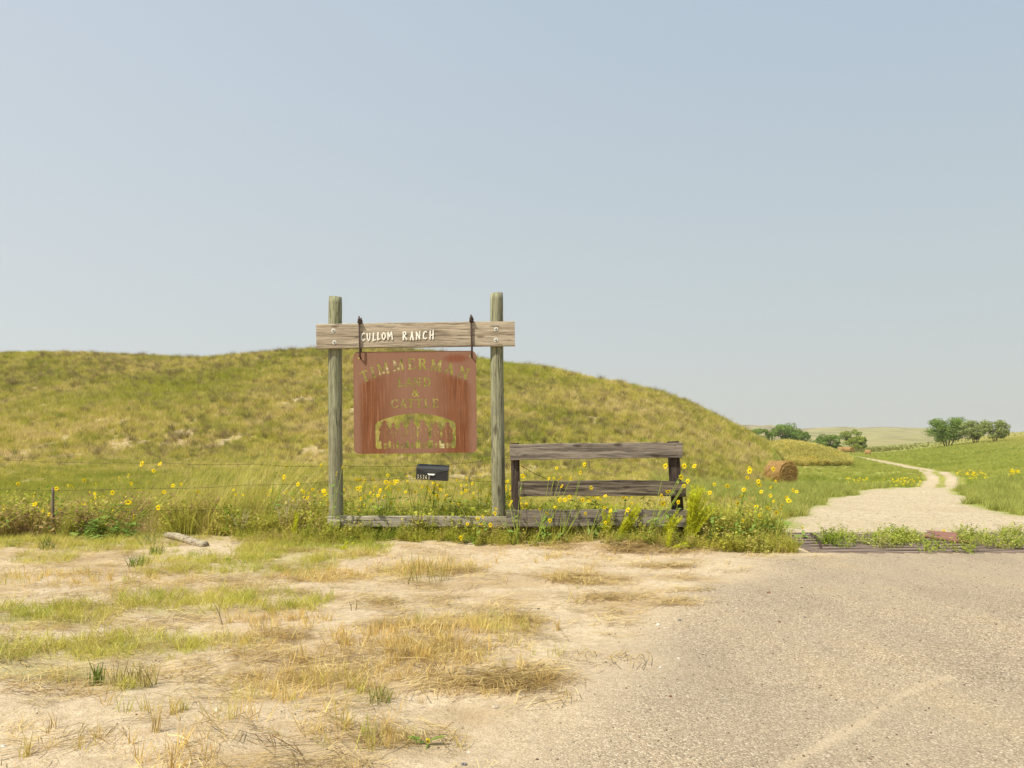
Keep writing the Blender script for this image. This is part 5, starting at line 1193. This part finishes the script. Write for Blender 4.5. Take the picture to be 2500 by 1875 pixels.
for i in range(22):
    bx = prs.uniform(0, 560); d_ = prs.uniform(12.4, 15); hs_ = [(bx + prs.uniform(-5, 30), prs.uniform(1195, 1255)) for _ in range(prs.randint(1, 4))]
    S((bx, 1290), hs_, 'small wild sunflower in the thin weeds at left behind the wire', d_, .3, 'small sunflowers at left', leaves=5, fs=prs.uniform(.5, .9))
def far_group(n, x0, x1, y0, y1, d0, d1, label, group, fs):
    for i in range(n):
        d_ = prs.uniform(d0, d1); bx = prs.uniform(x0, x1); hs_ = [(bx + prs.uniform(-5, 9), prs.uniform(y0, y1)) for _ in range(prs.randint(3, 6))]
        S((bx, y1 + 10), hs_, label, d_, .5, group, leaves=4, fs=fs)
far_group(34, 2060, 2245, 1166, 1187, 26.5, 31, 'wild sunflower along the far edge of the gravel', 'sunflowers at the far gravel edge', .8)
far_group(12, 2335, 2405, 1148, 1168, 27, 32, 'wild sunflower on the grassy bank right of the track bend', 'sunflowers right of the track bend', .85)
far_group(8, 2450, 2498, 1146, 1160, 26, 30, 'wild sunflower on the bank at the right picture edge', 'sunflowers at the right edge', .9)

# ------------------------------------------------------------ feathery bushes, dead plumes, tufts
def plume(name, label, cat, base, tops, d, mat, seed, nst=14, wid=.006, twig=40, tl=.05, group=None, spread=.05):
    bx, by = base; X_ = (bx - CX) / F * d; Z_ = gz(X_, d) - .02; O = Vector((X_, d, Z_)); r = random.Random(seed)
    o = thing(name, label, cat, O, group); st = MB(); V_ = []; Fc = []
    for i in range(nst):
        tx, ty = r.choice(tops); tip = P(tx + r.uniform(-9, 9), ty + r.uniform(0, 30), d) - O; tip.y = r.uniform(-.15, .15); b = Vector((r.uniform(-spread, spread), r.uniform(-.05, .05), 0))
        ctrl = Vector((tip.x * .35, tip.y * .5, tip.z * .55)); pts = [b * (1 - t) ** 2 + ctrl * 2 * t * (1 - t) + tip * t * t for t in (0, .2, .4, .6, .8, 1)]
        st.tube(pts, [.004, .0035, .003, .0025, .002, .0012], 3, False)
        for j in range(twig):
            t = r.uniform(.15, 1); p = b * (1 - t) ** 2 + ctrl * 2 * t * (1 - t) + tip * t * t; dr = (tip - b).normalized() * r.uniform(.3, 1.) + Vector((r.gauss(0, .55), r.gauss(0, .55), r.gauss(0, .3)))
            dr = dr.normalized() * tl * r.uniform(.5, 1.3) * (1.25 - .6 * t); sd_ = dr.cross(Vector((r.gauss(0, 1), r.gauss(0, 1), r.gauss(0, 1)))); sd_ = sd_.normalized() * wid * .5
            k = len(V_); V_ += [p - sd_, p + sd_, p + dr]; Fc.append((k, k + 1, k + 2))
    link('stems', st.mesh('stems', mat), o); f = link('foliage', newmesh('foliage', np.array([tuple(v) for v in V_]), np.array(Fc), mat), o); return o
GB = 'feathery lime green bushes by the wooden fence'
plume('feathery_bush', 'largest feathery lime green bush, behind the right end of the wooden fence', 'bush', (1678, 1290), [(1690, 1180), (1700, 1178), (1715, 1190), (1730, 1205), (1738, 1225), (1690, 1200), (1715, 1235)], 11.5, M['lime'], 1, 64, .011, 60, .08, GB)
plume('feathery_bush', 'feathery lime green bush before the bottom rail, right of the fence middle', 'bush', (1510, 1300), [(1560, 1228), (1555, 1235), (1545, 1245), (1530, 1255), (1570, 1238)], 11.4, M['lime'], 2, 30, .010, 60, .07, GB)
plume('feathery_bush', 'feathery lime green bush leaning right near the right end of the bottom rail', 'bush', (1615, 1305), [(1663, 1236), (1655, 1245), (1645, 1255), (1632, 1262)], 11.35, M['lime'], 3, 26, .010, 55, .07, GB)
plume('feathery_bush', 'narrow feathery lime green stem before the middle rail', 'bush', (1478, 1300), [(1498, 1196), (1495, 1220), (1490, 1240), (1470, 1225)], 11.45, M['lime'], 4, 11, .009, 60, .06, GB)
plume('feathery_bush', 'low creeping lime green bush drooping onto the straw', 'bush', (1630, 1330), [(1700, 1330), (1690, 1325), (1670, 1318), (1655, 1308), (1640, 1290)], 11.0, M['lime'], 5, 20, .009, 50, .06, GB)
plume('feathery_bush', 'small round lime green bush below the left end of the pale plank', 'bush', (838, 1345), [(845, 1322), (855, 1325), (835, 1322), (825, 1330)], 11.1, M['lime'], 6, 22, .009, 50, .05, GB)
plume('feathery_bush', 'upright lime green weed left of the left sign post', 'bush', (716, 1300), [(726, 1250), (722, 1240), (718, 1262)], 11.8, M['lime'], 7, 12, .008, 50, .05, GB)
plume('dead_plume', 'pale cream dried seed plume left of the left sign post', 'dry plant', (700, 1285), [(700, 1198), (715, 1200), (730, 1210), (672, 1215), (690, 1195), (735, 1215)], 12.0, M['cream'], 8, 12, .005, 45, .05, 'dried cream plumes')
plume('dead_plume', 'pale cream dried seed plume behind the plank left of the mailbox', 'dry plant', (915, 1275), [(905, 1195), (925, 1190), (935, 1200)], 12.9, M['cream'], 9, 8, .005, 40, .05, 'dried cream plumes')
plume('dead_plume', 'pale cream dried weed at the edge of the tall grass', 'dry plant', (590, 1290), [(600, 1228), (612, 1225), (580, 1240)], 12.0, M['cream'], 10, 8, .005, 40, .05, 'dried cream plumes')
def tuft(label, base, d, h, col, seed, name='grass_clump', nb=60, spread=.08, wid=.006, lean=.5):
    X_ = (base[0] - CX) / F * d; Z_ = gz(X_, d); o = thing(name, label, 'grass', (X_, d, Z_), 'separate grass clumps on the sand')
    v, f = blades(nb, h, spread, wid, lean, .4, seed, .4); m = grass_mat('clump_green', col, .6, .3); link('blades', newmesh('blades', v, f, m), o)
def d_of(py): return HC * F / (py - HY)
tuft('dark green spiky grass clump at far left on the sand', (115, 1346), d_of(1346), .20, (.13, .18, .035), 301, spread=.10)
tuft('green grass clump below the fallen log', (383, 1358), d_of(1358), .13, (.17, .24, .035), 302, spread=.10)
tuft('bushy green grass clump, lower of the pair below the fallen log', (338, 1386), d_of(1386), .13, (.17, .25, .035), 303, spread=.11, nb=90)
tuft('broad bladed green clump at the front edge of the left green strip', (235, 1665), d_of(1665), .14, (.20, .25, .05), 304, spread=.06, nb=34, wid=.009, lean=.3)
tuft('tan and green broad bladed clump beside the greener one at left front', (325, 1668), d_of(1668), .13, (.38, .32, .11), 305, spread=.14, nb=90, wid=.007, lean=.4)
tuft('tan upright stalks alone on the sand at front left', (380, 1810), d_of(1810), .15, (.40, .28, .11), 306, spread=.03, nb=14, wid=.005, lean=.3)
tuft('green grass clump within the straw right of centre front', (925, 1720), d_of(1720), .10, (.22, .26, .05), 307, spread=.06, nb=34, wid=.006, lean=.5)
tuft('tall thin olive grass clump standing on the sand below the plank', (1040, 1415), d_of(1415), .30, (.33, .30, .08), 308, spread=.26, nb=60, wid=.006, lean=.35)
tuft('wide pale green grass clump left of the fallen log', (365, 1322), 11.4, .22, (.26, .30, .09), 309, spread=.12, nb=26, wid=.010, lean=.8)

# fallen log
lg = thing('fallen_log', 'weathered grey fence post lying on the sand at left', 'log', (-4.7, 11.3, 0))
a = P(405, 1288, 12.0); b = P(500, 1312, 11.2); a.z = gz(a.x, a.y) + .01; b.z = gz(b.x, b.y) + .035; c = (a + b) / 2; lg.location = c
mb = MB(); 
pts = [(a - c).lerp(b - c, t) + Vector((0, 0, .02 * math.sin(t * 5))) for t in np.linspace(0, 1, 14)]
mb.tube(pts, [.05 + .012 * t + .004 * math.sin(i * 2.1) for i, t in enumerate(np.linspace(0, 1, 14))], 14); link('log_body', mb.mesh('log_body', M['log'], True), lg)
# dead stalk and twigs
for (bx, by, tx, ty, lab) in ((545, 1520, 520, 1468, 'thin dark dead stalk standing on the left green strip'), (868, 1492, 870, 1462, 'short dark twig standing in pale sand at centre'), (858, 1493, 852, 1468, 'leaning short dark twig beside the centre one')):
    d_ = d_of(by); O = Vector(((bx - CX) / F * d_, d_, 0)); O.z = gz(O.x, O.y); o = thing('dead_stalk', lab, 'twig', O); t_ = P(tx, ty, d_) - O
    mb = MB(); mb.tube([(0, 0, -.02), t_ * .5 + Vector((.008, 0, 0)), t_], [.004, .003, .0015], 5); mb.tube([t_ * .4, t_ * .7 + Vector((.03, 0, .01))], [.002, .001], 4); link('stalk', mb.mesh('stalk', M['twig']), o)
# white litter at the foot of the big sunflower clump, and loose stones
def stone(px, py, w_px, mat, label, name='stone', flat=.6, seed=0, zup=0):
    d_ = d_of(py); x_ = (px - CX) / F * d_; r = w_px * d_ / F / 2; q = np.random.default_rng(seed + int(px)); V_ = []; n = 10; m = 6
    for i in range(m + 1):
        ph = math.pi * i / m
        for k in range(n):
            th = 2 * math.pi * k / n; s = r * (1 + .18 * q.normal()) ; V_.append((s * math.sin(ph) * math.cos(th), s * .8 * math.sin(ph) * math.sin(th), s * flat * math.cos(ph)))
    Fc = [(i * n + k, (i + 1) * n + k, (i + 1) * n + (k + 1) % n, i * n + (k + 1) % n) for i in range(m) for k in range(n)]
    o = link(name, newmesh(name, V_, Fc, mat, None, False), None, (x_, d_, gz(x_, d_) + r * flat * .4)); o.rotation_euler = (0, 0, q.uniform(0, 3)); tag(o, label, name.replace('_', ' ')); return o
o = stone(332, 1292, 22, M['stone_white'], 'lumpy white stone at the foot of the big sunflower clump', 'stone', .7)
ST = [(1110, 262, 18, 'red', 'largest red brown stone, on the upper asphalt'), (1252, 240, 12, 'red', 'small red brown stone right of the largest red one'), (632, 396, 20, 'white', 'largest pale stone, at the left edge of the asphalt'),
      (725, 380, 15, 'grey', 'grey stone just right of the largest pale stone'), (660, 412, 11, 'white', 'small pale stone below the largest pale stone'), (720, 545, 13, 'white', 'pale stone in mid asphalt, upper of two'),
      (643, 582, 16, 'white', 'flat pale stone in mid asphalt, lower of two'), (685, 710, 17, 'red', 'red brown stone low on the asphalt'), (1155, 388, 14, 'red', 'red brown stone, left of two in mid asphalt'), (1265, 368, 13, 'grey', 'dark stone, right of two in mid asphalt'),
      (420, 432, 11, 'grey', 'small grey stone on sand left of the asphalt'), (433, 450, 11, 'white', 'small pale stone just below the small grey one on sand'), (608, 625, 8, 'grey', 'tiny grey stone below the flat pale stone'), (788, 160, 10, 'grey', 'small dark stone near the straw ends by the asphalt'),
      (115, 315, 12, 'grey', 'dark clod on sand left of the straw arcs'), (905, 975, 12, 'grey', 'dark stone at the bottom near the sand streak')]
for a_, b_, w_, c_, lab in ST: stone(1250 + a_ / 1.77, 1300 + b_ / 1.77, w_ / 1.77, M['stone_' + c_], lab)
for a_, b_, w_, c_, lab in [(1760, 645, 32, 'tan', 'tan stone half buried in sand at lower centre'), (940, 622, 30, 'white', 'flat white stone on the sand at lower left'), (2005, 832, 30, 'grey', 'dark grey stone at the bottom edge'), (12, 765, 28, 'white', 'pale stone at the lower left picture corner'),
                            (2025, 760, 16, 'white', 'small pale stone on sand near the bottom'), (1825, 577, 22, 'tan', 'tan stone beside the straw in the lower centre'), (2140, 590, 40, 'tan', 'wide flat pinkish tan stone at the sand and asphalt edge')]: stone(a_ / 1.77, 1400 + b_ / 1.77, w_ / 1.77, M['stone_' + c_], lab, flat=.4)

# every sunflower of a patch is named by its blooms and its place in the row
ORD = ['first', 'second', 'third', 'fourth', 'fifth', 'sixth', 'seventh', 'eighth', 'ninth', 'tenth', 'eleventh', 'twelfth', 'thirteenth', 'fourteenth', 'fifteenth', 'sixteenth', 'seventeenth', 'eighteenth', 'nineteenth', 'twentieth']
TENS = {2: 'twenty', 3: 'thirty', 4: 'forty'}
def ordw(i):
    if i < 20: return ORD[i]
    n = i + 1; t, u = divmod(n, 10); return (TENS[t][:-1] + 'ieth') if u == 0 else TENS[t] + '-' + ORD[u - 1]
NW = {1: 'single-bloom', 2: 'two-bloom', 3: 'three-bloom', 4: 'four-bloom', 5: 'five-bloom', 6: 'six-bloom'}
by = {}
for o in COL.objects:
    if o.get('category') == 'sunflower' and o.parent is None: by.setdefault(o['label'], []).append(o)
for lab, L in by.items():
    if len(L) < 2: continue
    L.sort(key=lambda o: o.location.x / o.location.y)
    for i, o in enumerate(L):
        n = len([c for c in o.children if c.name.startswith('flower_head')])
        base = {'wild sunflower in the dense patch behind the low plank': 'sunflower in the dense patch behind the low plank', 'small wild sunflower in the thin weeds at left behind the wire': 'small sunflower in thin weeds behind the left wire'}.get(lab, lab.replace('wild ', ''))
        o['label'] = NW[n] + ' ' + base + ', ' + ordw(i) + ' from the left'

# thin smoky haze between here and the far sandhills
mh = bpy.data.materials.new('haze_air'); mh.use_nodes = True; th_ = mh.node_tree; th_.nodes.clear()
mo = th_.nodes.new('ShaderNodeOutputMaterial'); pv = th_.nodes.new('ShaderNodeVolumePrincipled'); pv.inputs['Density'].default_value = HAZE; pv.inputs['Color'].default_value = (.86, .88, .88, 1)
th_.links.new(pv.outputs[0], mo.inputs['Volume'])
hb = MB(); zlo = float(V_ground_min) - 1.5; zhi = 60.0
hb.box((0, 0, (zlo + zhi) / 2), (8600, 8600, zhi - zlo)); hz = link('haze', hb.mesh('haze', mh)); tag(hz, 'pale dry haze over the whole prairie', None, None, 'stuff')
